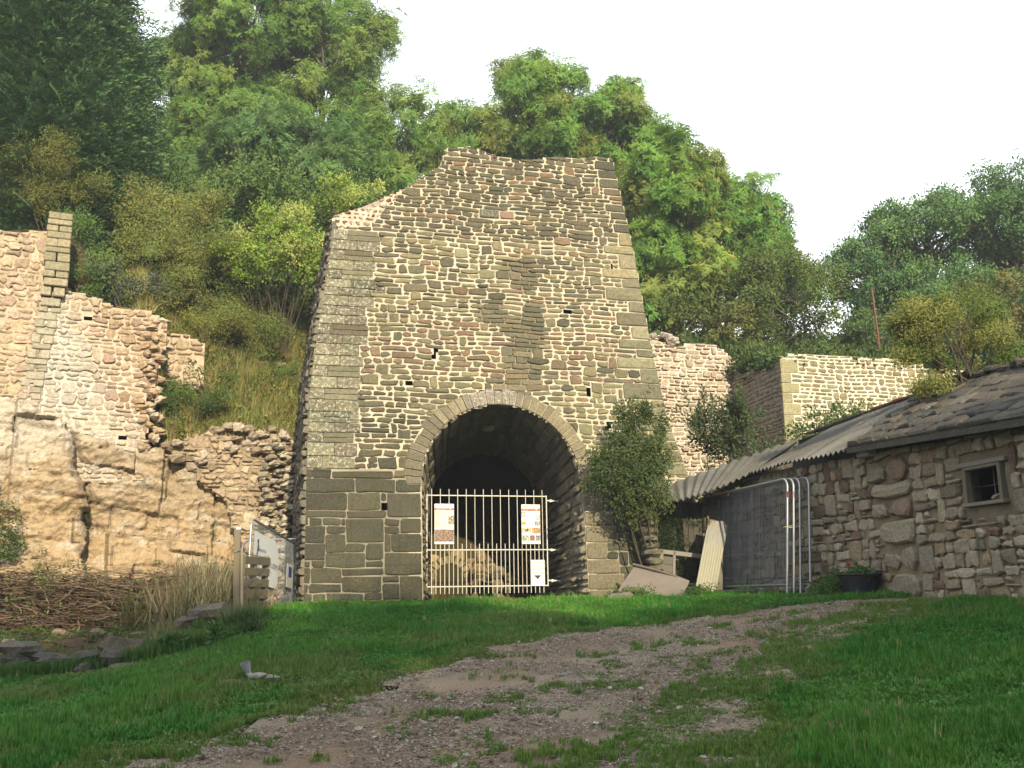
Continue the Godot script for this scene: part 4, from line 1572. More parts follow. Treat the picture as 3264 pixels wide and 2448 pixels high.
func build_ruins() -> void:
	rng.seed = 88
	var ochre := [C(.56, .44, .3), C(.51, .4, .27), C(.59, .48, .34), C(.49, .36, .25), C(.52, .39, .29), C(.43, .32, .22)]
	var hole := func(x: float, y: float, w: float, h: float) -> PackedVector2Array:
		return PackedVector2Array([Vector2(x, y), Vector2(x + w, y + .01), Vector2(x + w - .01, y + h), Vector2(x + .01, y + h - .01)])
	# a runs to the right: a = -s
	ruin("tall_ruin_wall", "tall ruined pink and ochre rubble wall at the far left", PackedVector2Array([Vector2(-12, 4.2), Vector2(-6.3, 5.0), Vector2(-6.25, 7.0), Vector2(-6.3, 9.9), Vector2(-7.0, 9.75), Vector2(-7.6, 9.85), Vector2(-8.4, 9.8), Vector2(-12, 9.9)]), .1, rows_of(4.2, 10.1, .08, .17),
		func(_u, _v): return R(.12, .36), .022, Vector2(.015, .055), .02, func(m): return vary(pick(ochre) if m.y > 8.8 or rng.randf() < .6 else pick([C(.56, .42, .32), C(.6, .46, .35)]), .15), func(_u, _v): return vary(C(.5, .4, .28), .2), [], 200)
	# pier at its right end: stacked flat blocks
	var pr := thing("wall_pier", "square pier of flat buff blocks ending the tall left wall", "pier", cmap2(6.1, 7.0, .2))
	var y := 5.3
	var odd := false
	while y < 10.15:
		var h := R(.13, .22)
		var up := smoothstep(7.9, 8.7, y)
		var sx := .12 * maxf(0.0, 8.6 - y)
		for q in ([[6.06, .5]] if odd else [[6.2, .24], [5.94, .26]]):
			var mb := MB.new()
			var wd: float = q[1] * lerpf(.75, 1.0, up)
			mb.box(cmap2(q[0] + sx + R(-.015, .015), y + h * .5, lerpf(-.15, .1, up) + R(-.02, .02)), Vector3(wd, h - .014, .62), vary(pick([C(.4, .34, .22), C(.35, .31, .2), C(.43, .36, .24), C(.4, .32, .22)]).lerp(C(.5, .46, .38), (1.0 - up) * .6), .12), Basis(-CD, Vector3.UP, CN), .018)
			obj("block", mb, M["tan_stone"], pr)
		y += h
		odd = not odd
	# pier blocks running down the wall as a buff strip
	var white := func(m: Vector2) -> Color:
		var k := clampf(.3 + 1.2 * nz.get_noise_2d(m.x * 9.0 + 40, m.y * 9.0) - .55 * (m.x + 5.4) + (.15 if m.y < 7.4 else -.3), 0, 1)
		if m.x < -6.05 and m.y > 6.6: return vary(C(.38, .33, .21), .1)
		return vary(pick([C(.46, .33, .22), C(.5, .37, .25), C(.42, .29, .19), C(.41, .28, .21)]).lerp(C(.56, .52, .45), k * .85), .1)
	ruin("limewashed_ruin_wall", "ruined rubble wall with patchy white limewash above the left cliff", PackedVector2Array([Vector2(-6.5, 4.3), Vector2(-5.4, 4.2), Vector2(-4.3, 4.2), Vector2(-3.75, 4.4), Vector2(-3.95, 5.3), Vector2(-3.85, 5.8), Vector2(-4.0, 6.1), Vector2(-3.8, 6.6), Vector2(-3.72, 7.2), Vector2(-3.6, 7.5), Vector2(-3.62, 7.9), Vector2(-3.9, 8.2), Vector2(-4.4, 8.25), Vector2(-4.9, 8.3), Vector2(-5.2, 8.45), Vector2(-5.7, 8.5), Vector2(-5.8, 8.65), Vector2(-6.4, 8.7)]), .1, rows_of(4.2, 8.8, .08, .155),
		func(_u, _v): return R(.13, .36), .02, Vector2(.008, .06), .012, white, func(u, v): return vary(C(.52, .42, .3).lerp(C(.6, .56, .49), clampf(nz.get_noise_2d(u * 12, v * 12) + .4 - .4 * (u + 5.2), 0, 1)), .08),
		[hole.call(-5.45, 7.85, .2, .17), hole.call(-5.55, 5.12, .15, .13), hole.call(-5.32, 5.12, .15, .12), hole.call(-4.55, 5.2, .17, .13), hole.call(-3.98, 7.98, .16, .13)], 250)
	# ragged toothing stones on its right edge
	var tooth := thing("toothing_stones", "rough stones jutting from the broken right edge of the whitewashed wall", "stones", cmap2(3.8, 5.0, .2))
	for i in 60:
		var mb := MB.new()
		boulder(mb, cmap2(R(3.6, 4.1), 4.9 + 3.2 * i / 60.0, R(-.1, .16)), Vector3(R(.07, .16), R(.045, .09), R(.1, .2)), vary(pick([C(.55, .42, .28), C(.5, .36, .24), C(.6, .5, .38), C(.45, .32, .2)]), .15), .3, R(.2, .7))
		obj("stone", mb, M["tan_stone"], tooth)
	ruin("low_ruin_wall", "short remnant of orange rubble wall half buried in the left bank", PackedVector2Array([Vector2(-3.7, 6.6), Vector2(-2.6, 6.75), Vector2(-2.62, 7.8), Vector2(-3.1, 8.05), Vector2(-3.7, 7.95)]), -1.0, rows_of(6.6, 8.1, .12, .22), func(_u, _v): return R(.16, .4), .04, Vector2(.02, .08), .02, func(_m): return vary(pick(ochre), .15), func(_u, _v): return vary(C(.55, .43, .3), .15), [], 60)
	ruin("rubble_retaining_wall", "low rubble retaining wall joining the cliff to the left side of the furnace", PackedVector2Array([Vector2(-2.1, 3.9), Vector2(-1.9, 3.2), Vector2(-1.5, 2.6), Vector2(-1.7, 1.2), Vector2(-.1, 1.0), Vector2(-.2, 5.35), Vector2(-.9, 5.4), Vector2(-1.35, 5.6), Vector2(-1.9, 5.25), Vector2(-2.5, 5.5), Vector2(-3.4, 5.15), Vector2(-3.5, 4.85), Vector2(-2.8, 4.8), Vector2(-2.75, 4.3)]), .08, rows_of(1.0, 5.7, .07, .15), func(_u, _v): return R(.12, .36), .022, Vector2(.02, .1), .025,
		func(m): return vary(pick([C(.42, .32, .21), C(.35, .27, .18), C(.47, .36, .24), C(.38, .26, .19)]) if m.x > -1.3 else pick(ochre), .15), func(_u, _v): return vary(C(.34, .27, .18), .2), [], 200)
	# jagged stub with pale core, standing forward beside the furnace
	var stub := thing("broken_wall_stub", "jagged broken wall end with pale stones jutting beside the furnace's left flank", "wall", cmap2(.9, 1.2, .5))
	for i in 200:
		var mb := MB.new()
		var yy := 1.3 + 4.1 * i / 200.0
		boulder(mb, cmap2(R(.45, 1.3), yy, R(.15, .45)), Vector3(R(.06, .16), R(.04, .08), R(.08, .2)), vary(pick([C(.46, .39, .28), C(.54, .47, .36), C(.36, .3, .22), C(.6, .53, .42)]), .15), .35, R(.2, .7))
		obj("stone", mb, M["tan_stone"], stub)
	# heaps of pale stones breaking out of the slope near the furnace
	for q in [[cmap2(1.0, 7.6, -2.6), 26, .55, "heap of pale broken stones high on the slope against the furnace's left side"], [cmap2(.7, 5.4, .1), 26, .6, "pale loose stones capping the rubble wall nearest the furnace"], [cmap2(1.9, 5.4, .1), 22, .5, "pale loose stones on the retaining wall top, left of those nearest the furnace"], [cmap2(3.0, 5.0, .1), 12, .5, "few orange loose stones at the foot of the overgrown slope"]]:
		var hp := thing("rubble_heap", q[3], "stones", q[0], "rubble heaps on the left bank")
		for i in q[1]:
			var mb := MB.new()
			var p: Vector3 = q[0] + CD * R(-1, 1) * q[2] * 1.1 + Vector3.UP * R(-.35, .25) + CN * R(-.2, .15)
			boulder(mb, p, Vector3(R(.07, .2), R(.05, .11), R(.08, .2)), vary(pick([C(.42, .33, .24), C(.5, .42, .33), C(.34, .26, .18)]), .15), .35, R(0, 3))
			obj("stone", mb, M["tan_stone"], hp)

func build_cliff() -> void:
	rng.seed = 89
	var p := []
	var cs := []
	var st := .034
	var w := int(13.0 / st)
	var h := int(4.6 / st)
	for j in h + 1:
		var row := PackedVector3Array()
		var cr := PackedColorArray()
		for i in w + 1:
			var a := -12.0 + i * st   # to the right
			var y := 1.6 + j * st
			var top := 5.0 + (0.45 if a > -2.8 else 0.0)
			if a < -4.4: top = lerpf(5.0, 5.9, clampf((-4.4 - a) / 2.2, 0, 1))
			top += .15 * nz.get_noise_1d(a * 30)
			var yy := minf(y, top)
			# strata dip down to the right; blocks between joints
			var dip := yy + a * .14 + .25 * nz.get_noise_2d(a * 8, yy * 8)
			var lay_ := dip / .42
			var lf := lay_ - floorf(lay_)
			var bid := floorf(lay_)
			var jx := (a + bid * .37 + .2 * nz.get_noise_2d(a * 10, bid * 90)) / (.75 + .3 * sin(bid * 2.1))
			var jf := jx - floorf(jx)
			var n := .2 * nz.get_noise_2d(bid * 83.0, floorf(jx) * 71.0)
			n += -.13 * exp(-pow(lf / .04, 2.0)) * (.5 + nz.get_noise_2d(a * 12.0, bid * 40.0)) - .06 * exp(-pow(jf / .03, 2.0))
			var l2 := (yy + a * .14 + .12 * nz.get_noise_2d(a * 20 + 5, yy * 12)) / .13
			n += .045 * nz.get_noise_2d(floorf(l2) * 57.0, a * 9.0 + floorf(l2) * 31.0) - .03 * exp(-pow((l2 - floorf(l2)) / .12, 2.0)) * clampf(.4 + nz.get_noise_2d(a * 16, yy * 20), 0, 1)
			n += .12 * nz.get_noise_2d(a * 22, yy * 30) + .07 * nz.get_noise_2d(a * 60, yy * 95) + .035 * nz.get_noise_2d(a * 200, yy * 260)
			# left mass stands forward of the fault
			var fault := -5.12 - .35 * (yy - 4.0) * (1.0 if yy > 3.6 else .15) + .12 * nz.get_noise_1d(yy * 60)
			if a < fault: n += .75 - .12 * (yy - 3.0) * (1.0 if yy > 4.4 else 0.0)
			n -= .22 * exp(-pow((a - fault) / .1, 2.0)) * clampf((yy - 2.2), 0, 1)
			# foot stands out, a long flat slab near the right
			n += clampf(3.0 - yy, 0, 1.5) * .25
			if a > -4.6 and a < -2.5 and yy < 3.0 - .12 * (a + 3.6): n += .35
			if yy < y: n -= (y - yy) * 2.2
			if a > -6.6 and a < -3.5 and yy > 3.4: n += .26 * smoothstep(3.4, 4.2, yy)
			row.append(cmap2(-a, yy + (0.0 if yy == y else .04 * nz.get_noise_2d(a * 90, y * 90)), n - .1))
			var k := nz.get_noise_2d(a * 14 + 9, yy * 14)
			var k2 := nz.get_noise_2d(a * 6 + 50, yy * 6)
			var c := C(.46, .335, .2).lerp(C(.43, .34, .235), clampf(.5 + k, 0, 1)).lerp(C(.56, .49, .41), clampf(k2 * 2.2 + (.3 if a < fault else -.1), 0, .9))
			if a > -2.6: c = c.lerp(C(.34, .25, .15), clampf(.45 + k, 0, .8))
			if nz.get_noise_2d(a * 50, yy * 70) > .36: c = c.lerp(C(.6, .52, .42), .5)
			cr.append(vary(c, .07))
		p.append(row); cs.append(cr)
	var mb := MB.new()
	mb.grid(p, cs)
	tag(obj("cliff", mb, M["rock"]), "sunlit ochre rock face with bedding joints below the left ruins", "", "", "structure")

# ---------------------------------------------------------------- right terrace walls
func build_terrace() -> void:
	rng.seed = 90
	var kmap := func(u: float, v: float, n: float) -> Vector3: return KO + FU * u + Vector3.UP * v + FN * n
	var kmap2 := func(u: float, v: float, n: float) -> Vector3: return KO - FN * u + Vector3.UP * v - FU * n
	var kmap3 := func(u: float, v: float, n: float) -> Vector3: return KO - FN * 3.0 + FU * u + Vector3.UP * v + FN * n
	var t := thing("terrace_bastion", "buff squared-stone retaining bastion with bright pointing, behind the barn", "wall", kmap.call(2.0, 1.5, 0))
	var defs := [
		[kmap, "front_wall", PackedVector2Array([Vector2(0, 1.5), Vector2(9, 1.5), Vector2(9, 7.7), Vector2(4.6, 7.85), Vector2(4.5, 8.0), Vector2(3.1, 8.1), Vector2(1.2, 8.12), Vector2(0, 8.02)]), [C(.31, .265, .165), C(.27, .23, .15), C(.35, .295, .185), C(.28, .235, .155)], C(.74, .67, .52), 300, .032],
		[kmap2, "side_wall", PackedVector2Array([Vector2(0, 1.5), Vector2(3.3, 1.5), Vector2(3.3, 8.5), Vector2(2.4, 8.0), Vector2(1.4, 7.9), Vector2(.6, 7.75), Vector2(0, 8.02)]), [C(.34, .27, .195), C(.3, .24, .175), C(.37, .29, .21)], C(.48, .42, .33), 120, .03],
		[kmap3, "broken_wall", PackedVector2Array([Vector2(-4.5, 1.5), Vector2(.4, 1.5), Vector2(.4, 8.3), Vector2(0, 8.75), Vector2(-.5, 9.05), Vector2(-1.1, 9.1), Vector2(-1.8, 8.9), Vector2(-2.4, 9.15), Vector2(-4.5, 9.1)]), [C(.54, .44, .35), C(.49, .39, .3), C(.6, .5, .4), C(.43, .34, .26)], C(.66, .57, .46), 150, .03]]
	for d in defs:
		var keep: PackedVector2Array = d[2]
		var mc: Color = d[4]
		var w := obj(d[1], bed(d[0], keep, [], .12, func(a, b): return .012 * nz.get_noise_2d(a * 50, b * 50), func(_a, _b): return vary(mc, .12)), M["mortar"], t)
		var list := []
		var taken := []
		if d[1] == "front_wall":
			var v := 1.5
			var alt := true
			while v < 7.9:
				var hh := R(.28, .42)
				var r := Rect2(-.03, v, .55 if alt else .32, hh)
				taken.append(r)
				list.append([stone_poly(r, .012, .05, .015), vary(C(.4, .36, .21), .08), .02, .015, .003, "tan_stone"])
				v += hh; alt = not alt
		var hi: float = 9.0 if d[1] != "side_wall" else 3.3
		var lo: float = -4.5 if d[1] == "broken_wall" else 0.0
		var rows := rows_of(3.6, 9.2, .08, .15)
		for r in pack(lo, minf(hi, 7.0), rows, func(_u, _v): return R(.15, .4), func(_u, _v, w_): return 2 if rng.randf() < .1 and w_ < .3 else 1, taken):
			var pl := stone_poly(r, d[6] * R(.8, 1.3), .4, .04)
			if pl.is_empty(): continue
			for i in pl.size(): pl[i].y += .04 * nz.get_noise_2d(pl[i].x * 16.0, pl[i].y * 16.0)
			pl = cut(pl, keep, [])
			if pl.is_empty(): continue
			list.append([pl, vary(pick(d[3]), .12), R(.012, .035) if d[1] != "broken_wall" else R(.01, .09), .022, .008, "tan_stone"])
		lay(list, d[0], w, "stone", "small_stones", d[5])
	# loose stones on the broken wall
	for i in 16:
		var mb := MB.new()
		boulder(mb, kmap3.call(R(-2.6, -1.6), R(9.05, 9.3), R(-.3, 0)), Vector3(R(.12, .26), R(.06, .12), R(.1, .2)), vary(pick([C(.5, .43, .36), C(.44, .36, .3), C(.3, .24, .2)]), .15), .35, R(0, 3))
		obj("coping_stone", mb, M["tan_stone"], t)
	var pole := MB.new()
	pole.tube([Vector3(11.45, 8.0, -30.2), Vector3(11.42, 9.6, -30.2), Vector3(11.36, 10.95, -30.2)], .035, .03, 7, C(.16, .06, .03))
	tag(obj("rusty_pole", pole, M["painted"]), "thin rusty iron pole standing in the scrub above the right bastion", "pole")

# ---------------------------------------------------------------- barn
func bmap(s: float, y: float, n: float) -> Vector3:
	return Vector3(BO.x, 0, BO.z) + FN * s + Vector3.UP * y - FU * n

func build_barn() -> void:
	rng.seed = 91
	var B := thing("stone_barn", "low rubble-stone barn with sagging corrugated and stone roof at the right", "barn", bmap(1.0, 1.55, -1.0))
	var win := PackedVector2Array([Vector2(3.74, 2.76), Vector2(4.46, 2.76), Vector2(4.46, 3.25), Vector2(3.74, 3.25)])
	var keep := PackedVector2Array([Vector2(-3.5, 1.3), Vector2(7.5, 1.3), Vector2(7.5, 3.66), Vector2(3.4, 3.7), Vector2(1.2, 3.8), Vector2(-3.5, 3.85)])
	var mor := func(u: float, v: float) -> Color:
		var k := nz.get_noise_2d(u * 12.0, v * 12.0)
		return vary(C(.3, .235, .13).lerp(C(.2, .165, .11), clampf(.5 + k, 0, 1)), .15)
	var w := obj("long_wall", bed(bmap, keep, [win], .08, func(a, b): return -.02 + .035 * nz.get_noise_2d(a * 60, b * 60), mor), M["mortar"], B)
	var list := []
	var taken := [Rect2(3.64, 2.68, .94, .66)]
	# big corner stones of an older building, standing as a straight joint
	for q in [[1.75, 1.45, .72, .42], [2.1, 1.9, .36, .36], [1.6, 1.92, .48, .26], [1.62, 2.28, .85, .38], [1.95, 2.68, .5, .3], [1.4, 2.7, .45, .24], [1.45, 3.0, 1.0, .24], [1.9, 3.26, .52, .34], [1.35, 3.28, .5, .24]]:
		var r := Rect2(q[0] + .1, q[1], q[2], q[3])
		taken.append(r)
		list.append([stone_poly(r, .03, .5, .1), vary(pick([C(.36, .31, .215), C(.31, .27, .19), C(.33, .23, .16), C(.4, .34, .24)]), .12), R(.05, .1), .04, .035, "stone"])
	for r in pack(-3.5, 7.5, rows_of(1.3, 3.9, .12, .22), func(_u, _v): return R(.15, .42), func(_u, _v, w_): return 2 if rng.randf() < .15 and w_ < .4 else 1, taken):
		var parts := [r]
		if rng.randf() < .22:
			var hh: float = r.size.y * R(.35, .6)
			parts = [Rect2(r.position, Vector2(r.size.x, hh)), Rect2(r.position + Vector2(0, hh), Vector2(r.size.x * R(.4, .65), r.size.y - hh))]
		for q in parts:
			var pl := stone_poly(q, R(.014, .03), .5, .03)
			if pl.is_empty(): continue
			for i in pl.size(): pl[i] += Vector2(.03 * nz.get_noise_2d(pl[i].y * 20 + 9, pl[i].x * 20), .05 * nz.get_noise_2d(pl[i].x * 13.0, pl[i].y * 13.0))
			pl = cut(pl, keep, [win])
			if pl.is_empty(): continue
			var c: Color = pick([C(.43, .36, .245), C(.34, .29, .2), C(.5, .43, .31), C(.28, .235, .165), C(.41, .34, .24), C(.38, .285, .175)])
			if rng.randf() < .13: c = pick([C(.24, .14, .1), C(.2, .125, .09)])
			list.append([pl, vary(c, .14), R(.01, .06), R(.018, .035), .02, "stone"])
	lay(list, bmap, w, "stone", "small_stones", 300)
	# return wall that faces the track end, and inner walls
	var rmap := func(u: float, v: float, n: float) -> Vector3: return bmap(-3.5, v, 0) - FU * (.55 - u) + FN * n
	var rk := PackedVector2Array([Vector2(-.08, 1.3), Vector2(.62, 1.3), Vector2(.62, 3.75), Vector2(-.02, 3.6)])
	var rw := obj("return_wall", bed(rmap, rk, [], .08, func(_a, _b): return 0.0, mor), M["mortar"], B)
	var rl := []
	for r in pack(-.1, .65, rows_of(1.3, 3.8, .13, .25), func(_u, _v): return R(.2, .4), func(_u, _v, _w): return 1):
		var pl := stone_poly(r, .035, .6, .06)
		if pl.is_empty(): continue
		pl = cut(pl, rk, [])
		if pl.is_empty(): continue
		rl.append([pl, vary(C(.21, .185, .125), .2), R(.02, .06), .04, .02, "stone"])
	lay(rl, rmap, rw, "stone", "small_stones", 60)
	var inn := MB.new()
	var wc := C(.55, .53, .47)
	inn.quad(bmap(-3.5, 1.4, -.5), bmap(3.4, 1.4, -.5), bmap(3.4, 3.75, -.5), bmap(-3.5, 3.75, -.5), wc)
	inn.quad(bmap(4.85, 1.4, -.5), bmap(7.5, 1.4, -.5), bmap(7.5, 3.7, -.5), bmap(4.85, 3.7, -.5), wc)
	inn.quad(bmap(3.4, 1.4, -.5), bmap(4.85, 1.4, -.5), bmap(4.85, 2.72, -.5), bmap(3.4, 2.72, -.5), wc)
	inn.quad(bmap(3.4, 3.31, -.5), bmap(4.85, 3.31, -.5), bmap(4.85, 3.75, -.5), bmap(3.4, 3.75, -.5), wc)
	# splayed reveals
	inn.quad(bmap(4.46, 2.76, -.05), bmap(4.85, 2.72, -.5), bmap(4.85, 3.31, -.5), bmap(4.46, 3.25, -.05), wc)
	inn.quad(bmap(3.74, 2.76, -.05), bmap(3.4, 2.72, -.5), bmap(3.4, 3.31, -.5), bmap(3.74, 3.25, -.05), wc)
	inn.quad(bmap(3.74, 2.76, -.05), bmap(4.46, 2.76, -.05), bmap(4.85, 2.72, -.5), bmap(3.4, 2.72, -.5), wc)
	inn.quad(bmap(3.74, 3.25, -.05), bmap(4.46, 3.25, -.05), bmap(4.85, 3.31, -.5), bmap(3.4, 3.31, -.5), wc)
	obj("window_reveal", inn, M["mortar"], B)
	var rear := MB.new()
	var dk := C(.16, .14, .11)
	rear.quad(bmap(-3.5, 1.3, -3.4), bmap(7.5, 1.3, -3.4), bmap(7.5, 3.75, -3.4), bmap(-3.5, 3.75, -3.4), dk)
	rear.quad(bmap(7.5, 1.3, 0), bmap(7.5, 1.3, -3.4), bmap(7.5, 3.75, -3.4), bmap(7.5, 3.75, 0), dk)
	rear.tri(bmap(7.5, 3.7, .2), bmap(7.5, 3.7, -3.6), bmap(7.5, 5.0, -1.7), dk)
	rear.quad(bmap(-3.5, 1.3, 0), bmap(-3.5, 1.3, -3.4), bmap(-3.5, 3.75, -3.4), bmap(-3.5, 3.75, 0), dk)
	rear.tri(bmap(-3.5, 3.7, .2), bmap(-3.5, 3.7, -3.6), bmap(-3.5, 4.8, -1.7), dk)
	obj("rear_walls", rear, M["stone"], B)
	# window
	var wn := thing_part("window", B)
	var fb := Basis(FN, Vector3.UP, -FU)
	for q in [["frame", 3.76, 3.0, .055, .5], ["frame", 4.44, 3.0, .06, .5], ["frame", 4.1, 3.23, .62, .04]]:
		var mb := MB.new()
		mb.box(bmap(q[1], q[2], .01), Vector3(q[3], q[4], .1), vary(C(.19, .16, .115), .1), fb, .006)
		obj(q[0], mb, M["wood"], wn)
	var lt := MB.new()
	lt.box(bmap(4.1, 3.285, .02), Vector3(.95, .065, .1), C(.24, .225, .19), fb, .01)
	obj("lintel", lt, M["wood"], wn)
	var sl := MB.new()
	sl.box(bmap(4.1, 2.735, .03), Vector3(.8, .05, .12), C(.22, .2, .15), fb, .008)
	obj("sill", sl, M["wood"], wn)
	for s in [4.02, 4.2]:
		var mb := MB.new()
		mb.tube([bmap(s, 2.73, -.22), bmap(s, 3.31, -.22)], .011, .011, 6, C(.12, .08, .06))
		obj("bar", mb, M["painted"], wn)
	var cb := MB.new()
	cb.tube([bmap(3.6, 3.0, -.235), bmap(4.6, 3.0, -.235)], .012, .012, 6, C(.1, .07, .055))
	obj("bar", cb, M["painted"], wn)
	var hs := MB.new()
	hs.box(bmap(4.5, 3.0, -.16), Vector3(.03, .18, .07), C(.03, .03, .03), fb, .004)
	obj("bracket", hs, M["painted"], wn)
	var wt := thing("sill_stone", "pale rounded stone lying on the barn window sill", "stone", bmap(4.3, 2.735, 0))
	var wb := MB.new()
	boulder(wb, bmap(4.26, 2.8, -.03), Vector3(.08, .045, .05), C(.42, .36, .24), .3, .3)
	obj("stone", wb, M["tan_stone"], wt)
	build_roof(B)

func thing_part(called: String, parent: Node) -> Node3D:
	var o := Node3D.new()
	put(o, called, parent)
	base_of[o] = base_of[parent]
	return o

func roof_y(s: float, n: float) -> float:
	# eave n = .3, ridge n = -1.7
	var e := lerp_tab2([[-3.5, 3.86], [-1.0, 3.87], [1.4, 3.84], [3.4, 3.74], [5.3, 3.64], [8.0, 3.5]], s)
	var r := lerp_tab2([[-3.5, 4.78], [-2.4, 4.84], [.7, 4.94], [2.6, 4.84], [5.5, 4.56], [8.0, 4.4]], s)
	return lerpf(e, r, (.3 - n) / 2.0)

func build_roof(B: Node3D) -> void:
	var sheetc := func(u: float, v: float) -> Color:
		var k := nz.get_noise_2d(u * 25, v * 25)
		var moss := clampf(nz.get_noise_2d(u * 9 + 40, v * 12) * 2.0 - .1, 0, 1)
		return vary(C(.17, .16, .145).lerp(C(.08, .072, .056), clampf(.5 + k * 1.2, 0, 1) * .8).lerp(C(.075, .066, .038), moss * .6), .1)
	# corrugated sheets: five on the slope
	var edges := [-2.0, -.95, .1, .95, 1.75]
	for k in 4:
		var s0: float = edges[k]
		var s1: float = edges[k + 1] + .07
		var p := []
		var cs := []
		var lift := .012 * (k % 2) + R(0, .015)
		for j in 11:
			var n := lerpf(.3 + R(-.02, .02), -1.75, j / 10.0)
			var row := PackedVector3Array()
			var cr := PackedColorArray()
			var cnt := int((s1 - s0) / .0185)
			for i in cnt + 1:
				var s := lerpf(s0, s1, float(i) / cnt)
				row.append(bmap(s, roof_y(s, n) + .028 * sin(s * TAU / .148) + lift + .02 * nz.get_noise_2d(s * 12, n * 12), n))
				cr.append(sheetc.call(s, n))
			p.append(row); cs.append(cr)
		var mb := MB.new()
		mb.grid(p, cs)
		thicken(mb, .012)
		obj("roof_sheet", mb, M["asbestos"], B)
	# left lean-to sheets, drooping out over the furnace corner
	var E1 := bmap(-1.9, 3.87, .3)
	var F1 := bmap(-3.3, 4.84, -1.7)
	var E2 := Vector3(2.87, 3.37, -20.25)
	var F2 := Vector3(2.42, 3.56, -20.72)
	for k in 3:
		var a0 := k / 3.0
		var a1 := (k + 1) / 3.0 + .03
		var p := []
		var cs := []
		for j in 9:
			var v := j / 8.0
			var row := PackedVector3Array()
			var cr := PackedColorArray()
			for i in 49:
				var a := lerpf(a0, minf(a1, 1.0), i / 48.0)
				var q := E1.lerp(E2, a).lerp(F1.lerp(F2, a), v * (1.0 if k < 2 else 1.0))
				q.y += .026 * sin(a * 2.3 * TAU / .15) + .012 * (k % 2) - .09 * sin(a * PI) * (1.0 - v)
				row.append(q); cr.append(sheetc.call(a * 2.3 + 9, v))
			p.append(row); cs.append(cr)
		var mb := MB.new()
		mb.grid(p, cs)
		thicken(mb, .012)
		obj("roof_sheet", mb, M["asbestos"], B)
	# stone-slated part: a thick bed of dark squared slabs
	var rmap := func(s: float, t: float, n: float) -> Vector3:
		var nn := lerpf(.36, -1.75, t / 2.45)
		return bmap(s, roof_y(s, nn) + .08 + n * .85, nn + n * .5)
	var k2 := PackedVector2Array([Vector2(1.5, 0), Vector2(7.6, 0), Vector2(7.6, 2.5), Vector2(.75, 2.5)])
	var bedm := obj("stone_roof", bed(rmap, k2, [], .1, func(a, b): return .04 * nz.get_noise_2d(a * 25, b * 25), func(_a, _b): return vary(C(.045, .04, .032), .2)), M["stone"], B)
	var edge := MB.new()
	for i in 30:
		var s0 := 1.45 + i * .205
		edge.quad(rmap.call(s0, 0, -.02), rmap.call(s0 + .205, 0, -.02), bmap(s0 + .205, roof_y(s0 + .205, .36) - .03, .36), bmap(s0, roof_y(s0, .36) - .03, .36), vary(C(.075, .065, .052), .2))
		edge.quad(bmap(s0 + .205, roof_y(s0 + .205, .36) - .03, .36), bmap(s0, roof_y(s0, .36) - .03, .36), bmap(s0, roof_y(s0, -.1) - .03, -.1), bmap(s0 + .205, roof_y(s0 + .205, -.1) - .03, -.1), C(.05, .045, .04))
	for i in 12:
		var t0 := i * .205
		edge.quad(rmap.call(lerpf(1.5, .75, t0 / 2.46), t0, 0), rmap.call(lerpf(1.5, .75, (t0 + .205) / 2.46), t0 + .205, 0), rmap.call(lerpf(1.5, .75, (t0 + .205) / 2.46), t0 + .205, -.25), rmap.call(lerpf(1.5, .75, t0 / 2.46), t0, -.25), vary(C(.1, .088, .07), .2))
	obj("roof_edge", edge, M["stone"], B)
	var list := []
	for r in pack(.7, 7.6, PackedFloat32Array([0.0, .09, .4, .75, 1.1, 1.45, 1.8, 2.15, 2.5]), func(u, v): return (R(.4, .8) if v < .08 else R(.22, .55)) if u > 2.3 else R(.18, .42), func(_u, _v, _w): return 1):
		var m: Vector2 = r.get_center()
		var pl := stone_poly(r, .022 if m.x > 2.3 else .04, .4 if m.x > 2.3 else .8, .04 if m.x > 2.3 else .07)
		if pl.is_empty(): continue
		pl = cut(pl, k2, [])
		if pl.is_empty(): continue
		var c: Color = pick([C(.08, .07, .056), C(.1, .085, .066), C(.066, .06, .052), C(.12, .093, .072), C(.06, .055, .047)])
		if rng.randf() < .12: c = C(.15, .13, .105)
		list.append([pl, vary(c, .18), R(.015, .06), .03, .02, "stone"])
	lay(list, rmap, bedm, "roof_slab", "small_slabs", 200)
	var rd := MB.new()
	for i in 26:
		boulder(rd, bmap(.6 + i * .27, roof_y(.6 + i * .27, -1.7) + .15 + R(-.04, .05), -1.78), Vector3(.15, R(.06, .1), .15), vary(C(.07, .06, .05), .2), .3, YAW)
	obj("ridge", rd, M["stone"], B, "stuff")
	var rt := MB.new()
	for i in 12:
		rt.box(bmap(-2.8 + i * .33, roof_y(-2.8 + i * .33, -1.72) + .05 + R(-.01, .02), -1.75), Vector3(.34, .05, .3), vary(C(.1, .085, .07) if i != 9 and i != 7 else C(.33, .11, .05), .15), Basis(FN, Vector3.UP, -FU).rotated(FN, .2), .01)
	obj("ridge_tiles", rt, M["stone"], B)
	# rear slope and rafters
	var bk := MB.new()
	bk.quad(bmap(-3.6, 4.8, -1.72), bmap(7.6, 4.92, -1.72), bmap(7.6, 3.6, -3.8), bmap(-3.6, 3.7, -3.8), C(.15, .14, .125))
	obj("rear_slope", bk, M["asbestos"], B)
	for i in 3:
		var mb := MB.new()
		mb.box(bmap(-3.3 + i * .35, 3.62 + .05 * i, .55 - i * .12), Vector3(.7, .05, .1), C(.19, .15, .1), Basis(FN, Vector3.UP, -FU).rotated(FU, .45).rotated(Vector3.UP, .4 - i * .3), .005)
		obj("loose_rafter", mb, M["wood"], B)
	var lamp := thing("eave_box", "small pale box fixed to the barn wall under the eave", "box", bmap(1.62, 3.72, .1))
	var lb := MB.new()
